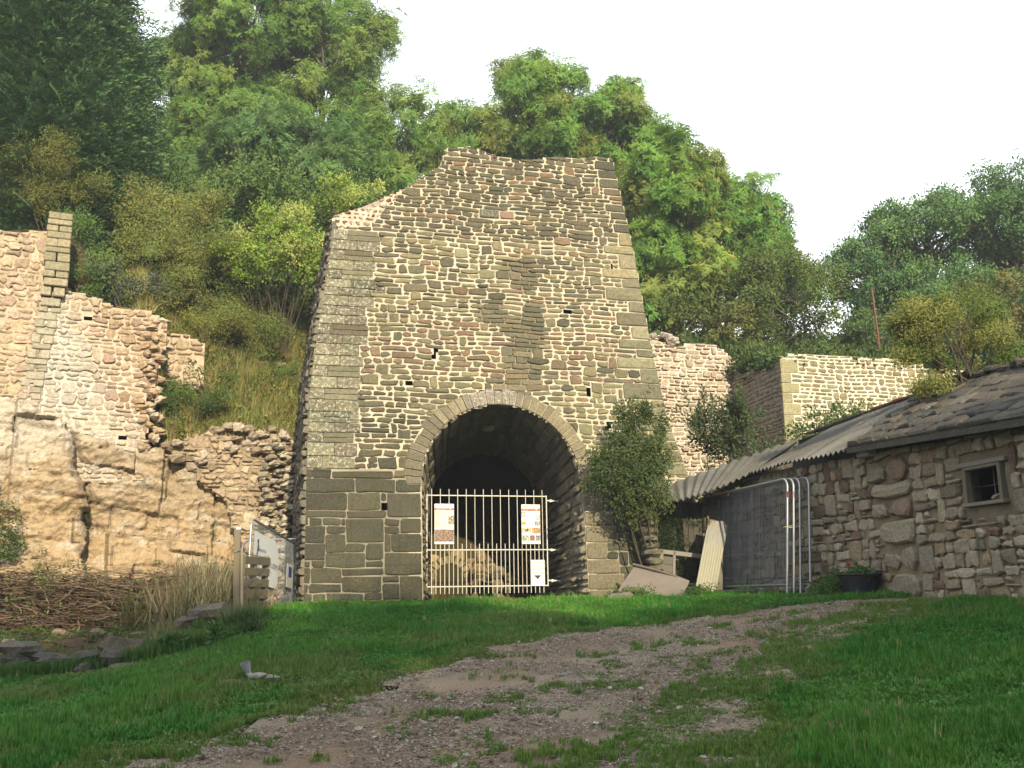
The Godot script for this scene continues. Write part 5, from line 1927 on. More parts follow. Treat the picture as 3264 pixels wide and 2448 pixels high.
	lb.box(bmap(1.62, 3.76, .12), Vector3(.36, .11, .16), C(.45, .42, .36), Basis(FN, Vector3.UP, -FU), .01)
	obj("case", lb, M["painted"], lamp)
	var l2 := MB.new()
	l2.box(bmap(1.62, 3.76, .203), Vector3(.3, .075, .008), C(.4, .37, .32), Basis(FN, Vector3.UP, -FU), .002)
	obj("cover", l2, M["painted"], lamp)

# a second skin under a sheet, and its edges, so that it has thickness
func thicken(mb: MB, d: float) -> void:
	var n := mb.v.size()
	for i in range(0, n, 3):
		mb.v.append(mb.v[i] - Vector3.UP * d); mb.v.append(mb.v[i + 2] - Vector3.UP * d); mb.v.append(mb.v[i + 1] - Vector3.UP * d)
		mb.n.append(-mb.n[i]); mb.n.append(-mb.n[i + 2]); mb.n.append(-mb.n[i + 1])
		mb.c.append(mb.c[i]); mb.c.append(mb.c[i + 2]); mb.c.append(mb.c[i + 1])

# ---------------------------------------------------------------- fences, boards, small things
func heras(called: String, label: String, group: String, o: Vector3, ax: Vector3, up: Vector3, w: float, h: float, dense := 44) -> Node3D:
	# site-fence panel: round tube frame with rounded top corners, wire mesh infill
	var t := thing(called, label, "fence panel", o, group)
	var c := C(.42, .43, .44)
	var fr := MB.new()
	var r := .16
	var pts := [o, o + up * (h - r) * .5, o + up * (h - r)]
	for i in 5:
		var a := PI - (i + 1) * PI / 10.0
		pts.append(o + up * (h - r + sin(a) * r) + ax * (r + cos(a) * r))
	pts.append(o + up * h + ax * w * .5)
	for i in 6:
		var a := PI * .5 - i * PI / 10.0
		pts.append(o + up * (h - r + sin(a) * r) + ax * (w - r + cos(a) * r))
	pts.append(o + up * (h - r) * .5 + ax * w)
	pts.append(o + ax * w)
	fr.tube(pts, .021, .021, 8, c)
	obj("frame", fr, M["galvanised"], t)
	var rl := MB.new()
	for y in [.15]:
		rl.tube([o + up * y, o + up * y + ax * w], .018, .018, 7, c)
	obj("bottom_rail", rl, M["galvanised"], t)
	var ms := MB.new()
	var wc := C(.17, .175, .18)
	for i in range(1, dense):
		var x := ax * (w * i / dense)
		ms.tube([o + x + up * .12, o + x + up * (h - .01)], .003, .003, 3, vary(wc, .35), false)
	for y in [.3, .75, 1.2, 1.65]:
		ms.tube([o + up * y, o + up * y + ax * w], .003, .003, 3, wc, false)
	obj("wire_mesh", ms, M["wire"], t)
	return t

func build_things() -> void:
	rng.seed = 92
	var out := -FU
	# four site-fence panels leaning against the barn
	var labels := ["outermost grey wire-mesh site fence panel leaning on the barn", "second grey site fence panel from the front of the leaning stack", "third grey site fence panel from the front of the leaning stack", "innermost site fence panel, against the barn wall"]
	for k in 4:
		var o := bmap(-3.75 + k * .05 + (0.0 if k < 3 else .1), 1.58, .66 - k * .1)
		var top := bmap(-3.75, 3.53, .5 - k * .09)
		var up := ((top - bmap(-3.75, 1.58, .66 - k * .1))).normalized()
		heras("site_fence_panel", labels[k], "site fence panels leaning on the barn", o, FN, up, 3.55, 1.99, 52 if k < 2 else 34)
	var tape := MB.new()
	tape.tube([bmap(-.2, 2.72, .62), bmap(-.16, 2.7, .5), bmap(-.14, 2.72, .25), bmap(-.16, 2.74, .45), bmap(-.22, 2.71, .63)], .008, .008, 5, C(.35, .3, .16))
	tag(obj("cord", tape, M["straw"]), "pale cord tying the leaning fence panels together", "cord")
	for k in 2:
		var rt := MB.new()
		rt.box(bmap(-.16 + k * .01, 3.28, .535 - k * .1), Vector3(.05, .1, .005), C(.4, .06, .06), Basis(FN, Vector3.UP, -FU))
		tag(obj("red_tag", rt, M["plastic"]), ["red tag on the foremost of the leaning fence panels", "red tag on the inner one of the leaning fence panels"][k], "tag", "red tags on fence panels")
	var rb := thing("rubber_kerb", "long low black rubber base along the foot of the leaning fence panels", "fence base", bmap(-2.5, 1.5, .9))
	var mb := MB.new()
	mb.box(bmap(-2.55, 1.6, .92), Vector3(3.7, .13, .24), C(.03, .03, .032), Basis(FN, Vector3.UP, -FU), .03)
	obj("base", mb, M["plastic"], rb)
	# pale corrugated plastic sheet with wood strips, leaning
	var sh := thing("corrugated_sheet", "pale cream corrugated sheet leaning on the barn end, strips of wood behind", "sheet", Vector3(3.45, 1.5, -19.4))
	var b0 := Vector3(3.37, 1.52, -19.35)
	var u := Vector3(.42, 0, -.06)
	var v := Vector3(.5, 1.5, -.75)
	var nn := u.cross(v).normalized()
	var p := []
	var cs := []
	for j in 15:
		var row := PackedVector3Array()
		var cr := PackedColorArray()
		for i in 33:
			var a := i / 32.0
			var t := j / 14.0
			var wd := 1.0 if t < .85 else 1.0 - pow((t - .85) / .15, 2.0) * .45
			var q: Vector3 = b0 + u * ((a - .5) * wd + .5) + v * t
			q += nn * (.022 * sin(a * TAU * 4.0) * (1.0 if t < .7 else .15) + (.025 * nz.get_noise_2d(a * 60, t * 60) if t > .68 else 0.0))
			row.append(q)
			cr.append(vary(C(.36, .33, .245) if t < .7 else C(.27, .255, .215), .05))
		p.append(row); cs.append(cr)
	mb = MB.new()
	mb.grid(p, cs)
	obj("sheet", mb, M["painted"], sh)
	for i in 3:
		mb = MB.new()
		var q := b0 + u * (.3 + i * .18) + nn * -.035
		mb.box(q + v * (.19 + .06 * (i % 2)), Vector3(.035, .75, .02), vary(C(.3, .24, .17), .1), Basis(u.normalized(), v.normalized(), nn), .004)
		obj("wood_strip", mb, M["wood"], sh)
	# weathered boards leaning behind the sheet
	for i in 3:
		mb = MB.new()
		var a := Vector3(3.72 + i * .1, 1.5, -19.55 - i * .06)
		var b := Vector3(3.98 + i * .06, 2.55 + .25 * (2 - i), -20.2)
		var d := (b - a).normalized()
		mb.box((a + b) * .5, Vector3(.12, a.distance_to(b), .025), vary(C(.2, .17, .125), .15), Basis(d.cross(Vector3.BACK).normalized(), d, d.cross(Vector3.BACK).normalized().cross(d)), .004)
		tag(obj("board", mb, M["wood"]), ["narrow weathered board leaning nearest the pale corrugated sheet", "narrow weathered board leaning in the middle behind the sheet", "short weathered board leaning nearest the fence panels"][i], "board", "boards leaning behind the pale sheet")
	# old door or window frame
	var fr := thing("old_frame", "old grey timber frame with one boarded pane leaning among the ivy", "frame", Vector3(3.2, 1.6, -20.2))
	var fx := Vector3(.96, -.12, -.16).normalized()
	var fy := Vector3(.22, .95, -.18).normalized()
	fy = (fy - fx * fy.dot(fx)).normalized()
	var fz := fx.cross(fy)
	var fo := Vector3(2.82, 1.68, -20.2)
	for q in [["rail", .5, .78, 1.0, .09], ["rail", .62, .2, .7, .045], ["stile", .05, .42, .08, .8], ["stile", .32, .42, .055, .8], ["stile", .95, .5, .06, .62]]:
		mb = MB.new()
		mb.box(fo + fx * q[1] + fy * q[2], Vector3(q[3], q[4], .05), vary(C(.24, .22, .18), .12), Basis(fx, fy, fz), .006)
		obj(q[0], mb, M["wood"], fr)
	for i in 4:
		mb = MB.new()
		mb.box(fo + fx * .185 + fy * (.12 + i * .165), Vector3(.215, .16, .015), vary(C(.14, .125, .1), .12), Basis(fx, fy, fz), .004)
		obj("slat", mb, M["wood"], fr)
	# grey sheet of board lying against the weeds
	var gb := thing("grey_board", "large warped grey board lying tilted on the grass by the furnace", "board", Vector3(2.5, 1.55, -19.2))
	p = []; cs = []
	for j in 9:
		var row := PackedVector3Array()
		var cr := PackedColorArray()
		for i in 13:
			var a := i / 12.0
			var t := j / 8.0
			var q := Vector3(1.9, 1.62, -19.35).lerp(Vector3(3.02, 1.42, -18.75), a).lerp(Vector3(2.32, 2.14, -19.75).lerp(Vector3(3.3, 1.84, -19.3), a), t)
			q.y += .05 * sin(a * 3.0) * t
			row.append(q); cr.append(vary(C(.2, .165, .14), .06))
		p.append(row); cs.append(cr)
	mb = MB.new()
	mb.grid(p, cs)
	thicken(mb, .015)
	obj("panel", mb, M["wood"], gb)
	mb = MB.new()
	mb.tube([Vector3(2.3, 2.18, -19.74), Vector3(2.7, 2.06, -19.5), Vector3(3.1, 1.92, -19.38)], .03, .022, 6, C(.15, .12, .09))
	tag(obj("grey_pole", mb, M["wood"]), "thin dark pole lying along the top edge of the grey board", "pole")
	mb = MB.new()
	boulder(mb, Vector3(1.9, gh(1.9, -18.4) + .05, -18.4), Vector3(.24, .09, .12), C(.2, .17, .13), .25, .1)
	tag(obj("flat_stone", mb, M["stone"]), "single flat brown stone lying in the lawn left of the grey board", "stone")
	# planter: old iron half-tub with geraniums
	var pt := thing("planter_tub", "dark round iron tub planted with green leaves and a red flower beside the barn", "planter", Vector3(5.35, 1.5, -15.9))
	var pc := Vector3(5.38, 1.5, -15.95)
	mb = MB.new()
	var prof := [[.0, .22], [.02, .25], [.3, .3], [.36, .33], [.365, .36], [.35, .345], [.33, .3], [.3, .0]]
	p = []; cs = []
	for q in prof:
		var row := PackedVector3Array()
		var cr := PackedColorArray()
		for i in 25:
			var a := TAU * i / 24.0
			row.append(pc + Vector3(cos(a) * q[1], q[0], sin(a) * q[1])); cr.append(C(.025, .026, .03) if q[0] < .355 else C(.1, .085, .07))
		p.append(row); cs.append(cr)
	mb.grid(p, cs)
	obj("tub", mb, M["painted"], pt)
	foliage(pt, "leaves", "broad", 3, "leaf", [[pc + Vector3(0, .39, 0), Vector3(.28, .07, .28)], [pc + Vector3(-.1, .42, .1), Vector3(.12, .08, .12)]], 300, .1, [C(.06, .13, .03), C(.09, .15, .04)], .6, .5, -9.0)
	mb = MB.new()
	for i in 14:
		var d := Vector3(R(-1, 1), R(-.4, 1), R(-1, 1)).normalized()
		leaf(mb, pc + Vector3(-.2, .5, .16), d, d.cross(Vector3.UP).normalized(), .045, .03, vary(C(.5, .02, .02), .15))
	mb.tube([pc + Vector3(-.17, .36, .13), pc + Vector3(-.2, .5, .16)], .004, .003, 4, C(.06, .1, .03), false)
	obj("flower", mb, M["leaf"], pt)
	for q in [[Vector3(5.0, 1.62, -16.9), Vector3(.2, .12, .14), C(.2, .17, .13), "squared stone standing behind the fence panel ends near the tub"], [Vector3(5.22, 1.66, -16.45), Vector3(.13, .1, .12), C(.09, .05, .04), "dark red brick-like stone on the ground left of the planted tub"]]:
		mb = MB.new()
		boulder(mb, q[0], q[1], q[2], .15, YAW)
		tag(obj("ground_stone", mb, M["stone"]), q[3], "stone")
	# left: post, pallet, site panels, signs
	var post := thing("timber_post", "split grey timber fence post with wire at the lawn's left corner", "post", Vector3(-4.22, 1.35, -15.5))
	mb = MB.new()
	mb.box(Vector3(-4.24, 2.0, -15.52), Vector3(.1, 1.36, .09), C(.2, .165, .11), Basis(Vector3.BACK, .03).rotated(Vector3.UP, .2), .012)
	obj("stake", mb, M["wood"], post)
	mb = MB.new()
	mb.box(Vector3(-4.145, 1.85, -15.47), Vector3(.035, 1.06, .04), C(.34, .28, .19), Basis(Vector3.BACK, .04), .006)
	obj("batten", mb, M["wood"], post)
	mb = MB.new()
	mb.tube([Vector3(-4.3, 2.32, -15.47), Vector3(-4.2, 2.35, -15.44), Vector3(-4.1, 2.3, -15.7), Vector3(-4.2, 2.3, -17.0), Vector3(-4.5, 2.4, -17.6)], .006, .006, 5, C(.35, .34, .32))
	obj("wire", mb, M["galvanised"], post)
	mb = MB.new()
	mb.box(Vector3(-4.24, 2.69, -15.52), Vector3(.085, .05, .08), C(.4, .4, .4), Basis(Vector3.UP, .2), .008)
	obj("cap", mb, M["galvanised"], post)
	var pal := thing("wooden_pallet", "weathered wooden pallet standing on edge against the lottery sign", "pallet", Vector3(-4.4, 1.4, -17.4))
	var px := Vector3(.16, 0, -1).normalized()
	var py := Vector3(.05, 1, -.04).normalized()
	py = (py - px * py.dot(px)).normalized()
	var pz := px.cross(py)
	var po := Vector3(-4.5, 1.42, -16.75)
	for i in 5:
		mb = MB.new()
		mb.box(po + px * .55 + py * (.1 + i * .185), Vector3(1.05, .13 if i != 1 else .15, .022), vary(C(.14, .115, .075), .15), Basis(px, py, pz), .004)
		obj("slat", mb, M["wood"], pal)
	for i in 3:
		mb = MB.new()
		mb.box(po + px * (.04 + i * .5) + py * .46 - pz * .06, Vector3(.05 if i else .04, .95, .1), vary(C(.17, .135, .09), .1), Basis(px, py, pz), .004)
		obj("bearer", mb, M["wood"], pal)
	heras("site_fence_panel", "leaning site fence panel carrying the white lottery sign, left of the furnace", "site fence panels beside the furnace", Vector3(-4.58, 1.0, -17.45), Vector3(.02, -.085, -1).normalized(), Vector3(-.01, 1, -.085).normalized(), 3.5, 2.02, 60)
	heras("site_fence_panel", "site fence panel closing the gap between rock face and furnace corner", "site fence panels beside the furnace", Vector3(-5.75, .85, -21.4), Vector3(.98, 0, .17).normalized(), Vector3(0, 1, 0), 1.62, 2.0, 40)
	var ls := thing("lottery_sign", "white lottery funding sign with curved corner fixed to the site fence panel", "sign", Vector3(-4.52, 1.9, -18.3))
	var sx := Vector3(.02, -.06, -1).normalized()
	var sy := Vector3.UP
	sy = (sy - sx * sy.dot(sx)).normalized()
	var sz := sx.cross(sy) * -1.0
	if sz.x < 0: sz = -sz
	var so := Vector3(-4.5, 1.92, -17.42)
	var sp := PackedVector2Array([Vector2(0, 0), Vector2(1.72, -.02), Vector2(1.72, .5)])
	for i in 6:
		var a := i / 6.0 * PI * .5
		sp.append(Vector2(1.3 + .42 * cos(a), .5 + .36 * sin(a)))
	sp.append(Vector2(0, .87))
	mb = MB.new()
	for i in range(1, sp.size() - 1):
		for dz in [0.0, .006]:
			mb.tri(so + sx * sp[0].x + sy * sp[0].y + sz * dz, so + sx * sp[i].x + sy * sp[i].y + sz * dz, so + sx * sp[i + 1].x + sy * sp[i + 1].y + sz * dz, C(.74, .74, .7))
	obj("panel", mb, M["painted"], ls)
	text("Supported by", .08, C(.1, .1, .12), so + sx * .32 + sy * .58 + sz * .008, sx, sy, ls, "lettering")
	text("The National Lottery", .15, C(.04, .04, .06), so + sx * .3 + sy * .38 + sz * .008, sx, sy, ls, "lettering")
	text("through the Heritage Lottery Fund", .06, C(.2, .2, .22), so + sx * .32 + sy * .25 + sz * .008, sx, sy, ls, "lettering")
	mb = MB.new()
	for q in [[Vector2(.2, .55), Vector2(.24, .75)], [Vector2(.27, .55), Vector2(.2, .73)], [Vector2(.17, .42), Vector2(.22, .58)]]:
		mb.tube([so + sx * q[0].x + sy * q[0].y + sz * .012, so + sx * q[1].x + sy * q[1].y + sz * .012], .018, .014, 5, C(.05, .05, .08))
	obj("emblem", mb, M["plastic"], ls)
	var nb := thing("blue_notice", "small white notice with blue emblem on the site fence panel near the furnace", "sign", Vector3(-4.5, 1.9, -20.1))
	mb = MB.new()
	var no := Vector3(-4.49, 1.86, -20.0)
	mb.box(no + sx * .25 + sy * .22, Vector3(.5, .46, .006), C(.7, .7, .68), Basis(sx, sy, sz), .002)
	obj("panel", mb, M["painted"], nb)
	mb = MB.new()
	mb.box(no + sx * .26 + sy * .3 + sz * .005, Vector3(.25, .2, .004), C(.03, .07, .25), Basis(sx, sy, sz), .001)
	obj("emblem", mb, M["plastic"], nb)
	# pipe stub and broken white piece in the lawn
	var pp := thing("drain_pipe_stub", "grey plastic drain pipe stub with flared socket standing tilted in the lawn", "pipe", Vector3(PX, gh(PX, PZ), PZ))
	var py0 := gh(PX, PZ)
	mb = MB.new()
	mb.tube([Vector3(PX + 0.000, py0 - .03, PZ + 0.00), Vector3(PX + -0.020, py0 + .1, PZ + 0.00)], .022, .022, 10, C(.27, .28, .29))
	obj("pipe", mb, M["plastic"], pp)
	mb = MB.new()
	mb.tube([Vector3(PX + -0.017, py0 + .07, PZ + 0.00), Vector3(PX + -0.019, py0 + .085, PZ + 0.00)], .03, .03, 10, C(.3, .31, .32))
	mb.tube([Vector3(PX + -0.019, py0 + .09, PZ + 0.00), Vector3(PX + -0.035, py0 + .13, PZ + 0.01), Vector3(PX + -0.055, py0 + .19, PZ + 0.03)], .022, .052, 12, C(.2, .205, .21), false)
	obj("socket", mb, M["plastic"], pp)
	mb = MB.new()
	var bx := Vector3(PX + .15, gh(PX + .15, PZ + .15) + .03, PZ + .15)
	for i in 2:
		boulder(mb, bx + Vector3(i * .12 - .04, .03 - i * .025, .02), Vector3(.1, .035, .05), C(.34, .315, .26), .2, -.2)
	tag(obj("broken_slab", mb, M["tan_stone"]), "broken pale slab piece lying in the grass beside the pipe stub", "stone")
	mb = MB.new()
	boulder(mb, Vector3(PX - .13, gh(PX - .13, PZ + .2), PZ + .2), Vector3(.16, .05, .1), C(.16, .09, .06), .2, -.1)
	tag(obj("brown_stone", mb, M["stone"]), "low reddish-brown stone at the foot of the pipe stub", "stone")
	# dry-stone edging, boulders and red block at the left
	var dw := thing("dry_stone_edging", "low dark dry-stone edging along the foot of the left bank", "wall", Vector3(-6, .6, -13.2))
	for k in 3:
		var x := -8.9 + k * .2
		while x < (-4.75 if k == 0 else -5.3 if k == 1 else -6.2):
			var w := R(.15, .27)
			mb = MB.new()
			boulder(mb, Vector3(x + w, .72 + k * .165 + R(-.02, .02), -13.15 - k * .1 + R(-.05, .05) + maxf(0.0, -6.5 - x) * .12), Vector3(w * 1.02, R(.09, .125), .2), vary(pick([C(.09, .08, .065), C(.115, .1, .078), C(.075, .068, .055)]), .2), .3, R(-.15, .15))
			obj("stone", mb, M["stone"], dw)
			x += w * 2.0
	for q in [[Vector3(-4.75, .55, -13.1), Vector3(.22, .14, .18), C(.14, .12, .09), "small grey boulder at the right end of the dry-stone edging"], [Vector3(-4.4, .68, -13.2), Vector3(.2, .13, .16), C(.17, .12, .09), "small reddish boulder half sunk beside the lawn's left edge"],
		[Vector3(-5.2, .92, -13.75), Vector3(.32, .22, .26), C(.09, .068, .048), "dark earthy boulder above the dry-stone edging"],
		[Vector3(-4.45, 1.42, -15.0), Vector3(.28, .15, .22), C(.14, .12, .095), "big slanting grey boulder at the foot of the timber post"], [Vector3(-4.72, 1.28, -14.9), Vector3(.2, .14, .18), C(.13, .1, .075), "brown boulder just left of the slanting grey one"],
		[Vector3(-4.3, 1.12, -14.75), Vector3(.24, .16, .2), C(.14, .125, .095), "rounded boulder below the slanting grey one, by the long grass"], [Vector3(-4.85, 1.0, -14.4), Vector3(.16, .13, .14), C(.1, .065, .045), "squarish brown stone sitting on the red sandstone blocks"]]:
		mb = MB.new()
		boulder(mb, q[0], q[1], q[2], .3, R(-.4, .4), 9)
		tag(obj("boulder", mb, M["stone"]), q[3], "boulder", "boulders along the left bank")
	var rbk := thing("red_blocks", "dull red sandstone blocks laid as a step below the bank", "block", Vector3(-4.5, .6, -13.9))
	for q in [[Vector3(-4.72, .86, -13.85), Vector3(.8, .2, .5)], [Vector3(-4.6, .66, -13.75), Vector3(.75, .2, .5)], [Vector3(-3.98, .96, -14.05), Vector3(.62, .2, .45)], [Vector3(-3.95, .76, -13.98), Vector3(.6, .2, .45)]]:
		mb = MB.new()
		mb.box(q[0], q[1], vary(C(.13, .08, .06), .12), Basis(Vector3.UP, R(-.1, .1)), .02)
		obj("block", mb, M["stone"], rbk)
	for i in 9:
		mb = MB.new()
		var x := R(-9.5, -5.2)
		var z := R(-17.2, -15.2)
		boulder(mb, Vector3(x, gh(x, z) + .02, z), Vector3(R(.08, .16), R(.05, .09), R(.08, .14)), vary(C(.2, .14, .1), .2), .3, R(0, 3))
		tag(obj("bank_stone", mb, M["stone"]), "small brownish stones poking out of the earth bank below the brushwood", "stone", "small stones on the earth bank")

# ---------------------------------------------------------------- plants
func shrub(called: String, label: String, group: String, at: Vector3, lobes: Array, kind: String, nk: int, per: float, size: float, cols: Array, gaps := -.25, cat := "shrub") -> void:
	var t := thing(called, label, cat, at, group)
	var mb := MB.new()
	for l in lobes:
		if rng.randf() < .5:
			limb(mb, at + Vector3(R(-.2, .2), -.1, R(-.2, .2)), l[0] + Vector3(R(-.6, .6), R(-.2, .7), R(-.6, .6)) * l[1], .022, .006, .15, C(.12, .1, .07), 4)
	obj("stems", mb, M["bark"], t)
	foliage(t, "foliage", kind, nk, "leaf", lobes, per, size, cols, .5, .4, gaps)

func scatter(called: String, label: String, kind: String, nk: int, matn: String, n: int, area: Callable, size: Vector2, cols: Array, tilt := .3, stretch := 1.0) -> void:
	var xf := []
	var cc := []
	for k in nk: xf.append([]); cc.append(PackedColorArray())
	for i in n:
		var p = area.call()
		if p == null: continue
		var s := R(size.x, size.y)
		var lean := R(-tilt, tilt) if tilt < 1.0 else (1.6 - absf(rng.randfn(0.0, .2)) if rng.randf() < .93 else R(.3, 1.2))
		var b := Basis.from_scale(Vector3(1, 1 if tilt < 1.0 else .5, 1)) * Basis.from_euler(Vector3(lean, R(0, TAU), R(-tilt, tilt) if tilt < 1.0 else R(-.3, .3))).scaled_local(Vector3(s, s * stretch, s))
		var k := rng.randi() % nk
		xf[k].append(Transform3D(b, p))
		cc[k].append(vary(pick(cols), .25, .12))
	var root := thing(called, label, "", Vector3.ZERO, "", "stuff")
	var part: String = {"stem": "stems", "tall": "grass_blades", "weed": "leaves"}.get(kind, "leaves")
	for k in nk:
		if xf[k].size():
			mm(part, shape(kind + str(k)), M[matn], xf[k], cc[k], root, "stuff")

func build_plants() -> void:
	rng.seed = 93
	# dead bramble pile
	var bp := func():
		var x := R(-10.8, -4.9)
		var z := -17.7 + R(-1.3, 1.2)
		var t := (z + 19.0) / 2.5
		return Vector3(x, gh(x, z) + R(.0, .8) * sin(clampf(t, .05, .95) * PI) * (1.0 if x < -6.2 else .55), z)
	scatter("brushwood_pile", "tangled pile of dead brown bramble stems at the foot of the cliff", "stem", 4, "bark", 5200, bp, Vector2(.5, 1.6), [C(.24, .155, .085), C(.3, .2, .12), C(.17, .105, .065), C(.37, .26, .17), C(.13, .085, .055)], 1.5)
	scatter("brushwood_litter", "dead twigs and litter strewn on the earth below the brushwood pile", "stem", 4, "bark", 1800, func():
		var x := R(-10.5, -5.0)
		var z := R(-17.2, -14.2)
		return Vector3(x, gh(x, z) + R(0, .04), z), Vector2(.15, .5), [C(.2, .13, .075), C(.13, .08, .05), C(.27, .19, .11)], 1.5)
	scatter("bank_weeds", "green creeping weeds over the left earth bank", "weed", 2, "leaf", 9500, func():
		var z := R(-18.6, -12.6)
		var x := R(-11.0, lawn_left(z) + .1)
		if nz.get_noise_2d(x * 28, z * 28) < R(-.35, .25) - (.25 if z > -14.4 else 0.0): return null
		return Vector3(x, gh(x, z) + R(0, .03), z), Vector2(.025, .08), [C(.06, .1, .025), C(.08, .12, .03), C(.1, .12, .035), C(.05, .08, .025)], .4)
	scatter("bank_weeds", "leafy weeds growing through the brushwood pile", "broad", 3, "leaf", 260, bp, Vector2(.1, .22), [C(.08, .12, .03), C(.12, .15, .05)], .5)
	var cl := func(cx: float, cz: float, rx: float, rz: float) -> Callable:
		return func():
			var a := R(0, TAU)
			var q := sqrt(rng.randf())
			var x := cx + cos(a) * q * rx
			var z := cz + sin(a) * q * rz
			return Vector3(x, gh(x, z) - .03, z)
	var gs := func(cx: float, cz: float, rx: float, rz: float) -> Callable:
		return func():
			var x := cx + rng.randfn(0.0, rx)
			var z := cz + rng.randfn(0.0, rz)
			return Vector3(x, gh(x, z) - .03, z)
	scatter("dry_grass_clump", "tall dry pale grass clump left of the timber post", "tall", 2, "straw", 240, gs.call(-5.2, -16.7, .32, .5), Vector2(.45, 1.05), [C(.13, .11, .065), C(.1, .09, .05), C(.08, .085, .035), C(.16, .135, .085)], .25)
	scatter("dry_grass_clump", "second dry grass clump farther back, at the foot of the rock face", "tall", 2, "straw", 190, gs.call(-5.75, -19.2, .35, .5), Vector2(.7, 1.3), [C(.17, .14, .08), C(.12, .11, .055), C(.2, .165, .1)], .2)
	scatter("long_grass_tuft", "dark long green grass tuft hanging beside the boulders", "tall", 2, "blade", 130, cl.call(-3.95, -14.75, .3, .3), Vector2(.3, .6), [C(.05, .1, .02), C(.07, .12, .03), C(.1, .12, .05)], .5)
	scatter("bank_grass", "thin tall grass along the bank and the lawn's rough edge", "tall", 2, "blade", 700, func():
		var z := R(-18.0, -12.4)
		var x := lawn_left(z) + R(-1.1, .15)
		return Vector3(x, gh(x, z) - .02, z), Vector2(.18, .42), [C(.07, .12, .03), C(.12, .14, .04), C(.17, .16, .07)], .4)
	for q in [[-3.9, -13.4, "fern-like green weeds beside the red blocks"], [-6.4, -13.5, "dark green hart's-tongue fern on the dry-stone edging"], [-4.65, -13.55, "leafy bramble shoot over the red blocks"]]:
		var t := thing("fern", q[2], "fern", Vector3(q[0], gh(q[0], q[1]), q[1]))
		foliage(t, "fronds", "weed", 2, "leaf", [[Vector3(q[0], gh(q[0], q[1]) + .18, q[1]), Vector3(.25, .2, .2)]], 120, .16, [C(.05, .11, .03), C(.07, .14, .03)], .6, .6, -9)
	# scrub slope between the ruins and the furnace
	var slope := func(a0: float, a1: float, t0: float, t1: float) -> Callable:
		return func():
			var s := R(a0, a1)
			var t := R(t0, t1)
			var p := CA + CD * s - CN * t
			return Vector3(p.x, hill_h(p.x, p.z) - .02, p.z)
	scatter("slope_grass", "rank tawny grass and dead stalks covering the slope beside the furnace", "tall", 2, "straw", 5200, slope.call(-.8, 4.3, .05, 7.0), Vector2(.3, .75), [C(.27, .24, .09), C(.22, .23, .065), C(.32, .27, .11), C(.18, .21, .055), C(.25, .18, .085)], .3)
	scatter("slope_weeds", "leafy green and yellowing weeds over the slope beside the furnace", "fine", 3, "leaf", 6000, slope.call(-.8, 4.4, .3, 7.5), Vector2(.14, .4), [C(.12, .185, .04), C(.17, .22, .05), C(.24, .25, .06), C(.1, .155, .04), C(.22, .18, .065)], .5)
	scatter("slope_weeds", "broad-leaved low weeds scattered over the slope beside the furnace", "broad", 3, "leaf", 3600, slope.call(-.4, 4.4, .8, 7.5), Vector2(.1, .26), [C(.07, .1, .025), C(.1, .12, .03), C(.16, .15, .03)], .5)
	scatter("dead_stalks", "thin pale dead stalks standing on the slope", "stem", 4, "bark", 60, slope.call(-.3, 4.0, .4, 6.0), Vector2(.7, 1.3), [C(.33, .28, .18), C(.25, .2, .13)], .15)
	scatter("hill_undergrowth", "dense undergrowth covering the wooded hillside", "broad", 3, "leaf", 24000, func():
		var x := R(-24.0, 26.0)
		var z := R(-44.0, -27.5)
		if x < -4.8 and z > -24.0 + (-4.8 - x) * .448 - 5.5: return null
		if x > 6.6 and z > -28.6 - (x - 6.6) * .26: return null
		if x > -5.5 and x < 1.0 and z > -29.0: return null
		if x >= 1.0 and x < 7.3 and z > -31.4: return null
		return Vector3(x, hill_h(x, z) + R(0, .5), z), Vector2(.3, .6), [C(.045, .08, .022), C(.06, .095, .025), C(.08, .11, .03), C(.04, .065, .02)], .6)
	# terrace top scrub
	scatter("terrace_scrub", "low green scrub growing along the terrace above the right walls", "broad", 3, "leaf", 3000, func():
		var u := R(-4.5, 9.0)
		var d := R(.15, 4.0) if u > 0 else R(3.3, 6.5)
		var p := KO + FU * u - FN * d
		return Vector3(p.x, hill_h(p.x, p.z) + .1 + R(0, .85) * (.5 + nz.get_noise_2d(u * 25, d * 20)), p.z), Vector2(.16, .34), [C(.06, .1, .025), C(.08, .125, .03), C(.1, .13, .04), C(.055, .085, .03)], .6)
	var olive := [C(0.188, 0.204, 0.054), C(0.219, 0.226, 0.062), C(0.156, 0.188, 0.046)]
	var green := [C(0.101, 0.166, 0.043), C(0.129, 0.201, 0.049), C(0.086, 0.144, 0.039)]
	var gold := [C(.25, .33, .05), C(.2, .29, .04), C(.33, .37, .11), C(.15, .24, .035)]
	var H := func(x: float, z: float) -> Vector3: return Vector3(x, hill_h(x, z), z)
	var mk := func(c: Vector3, rr: Vector3, n: int, ls := .42) -> Array: return crown_lobes(c, rr, n, ls, -.9)
	shrub("hawthorn_tree", "small olive-leaved hawthorn in front of the dark conifer", "", Vector3(-12.0, 10.0, -25.4), mk.call(Vector3(-12.2, 12.8, -25.2), Vector3(1.3, 1.2, 1.0), 14), "fine", 3, 90, .2, [C(.14, .145, .034), C(.12, .135, .034)], -.4, "tree")
	shrub("olive_shrub", "large rounded olive-green shrub left of the golden one on the bank", "shrubs on the left bank", H.call(-9.9, -28.2), mk.call(Vector3(-9.9, 12.0, -28.0), Vector3(2.0, 1.7, 1.4), 26), "fine", 3, 80, .22, olive, -.5)
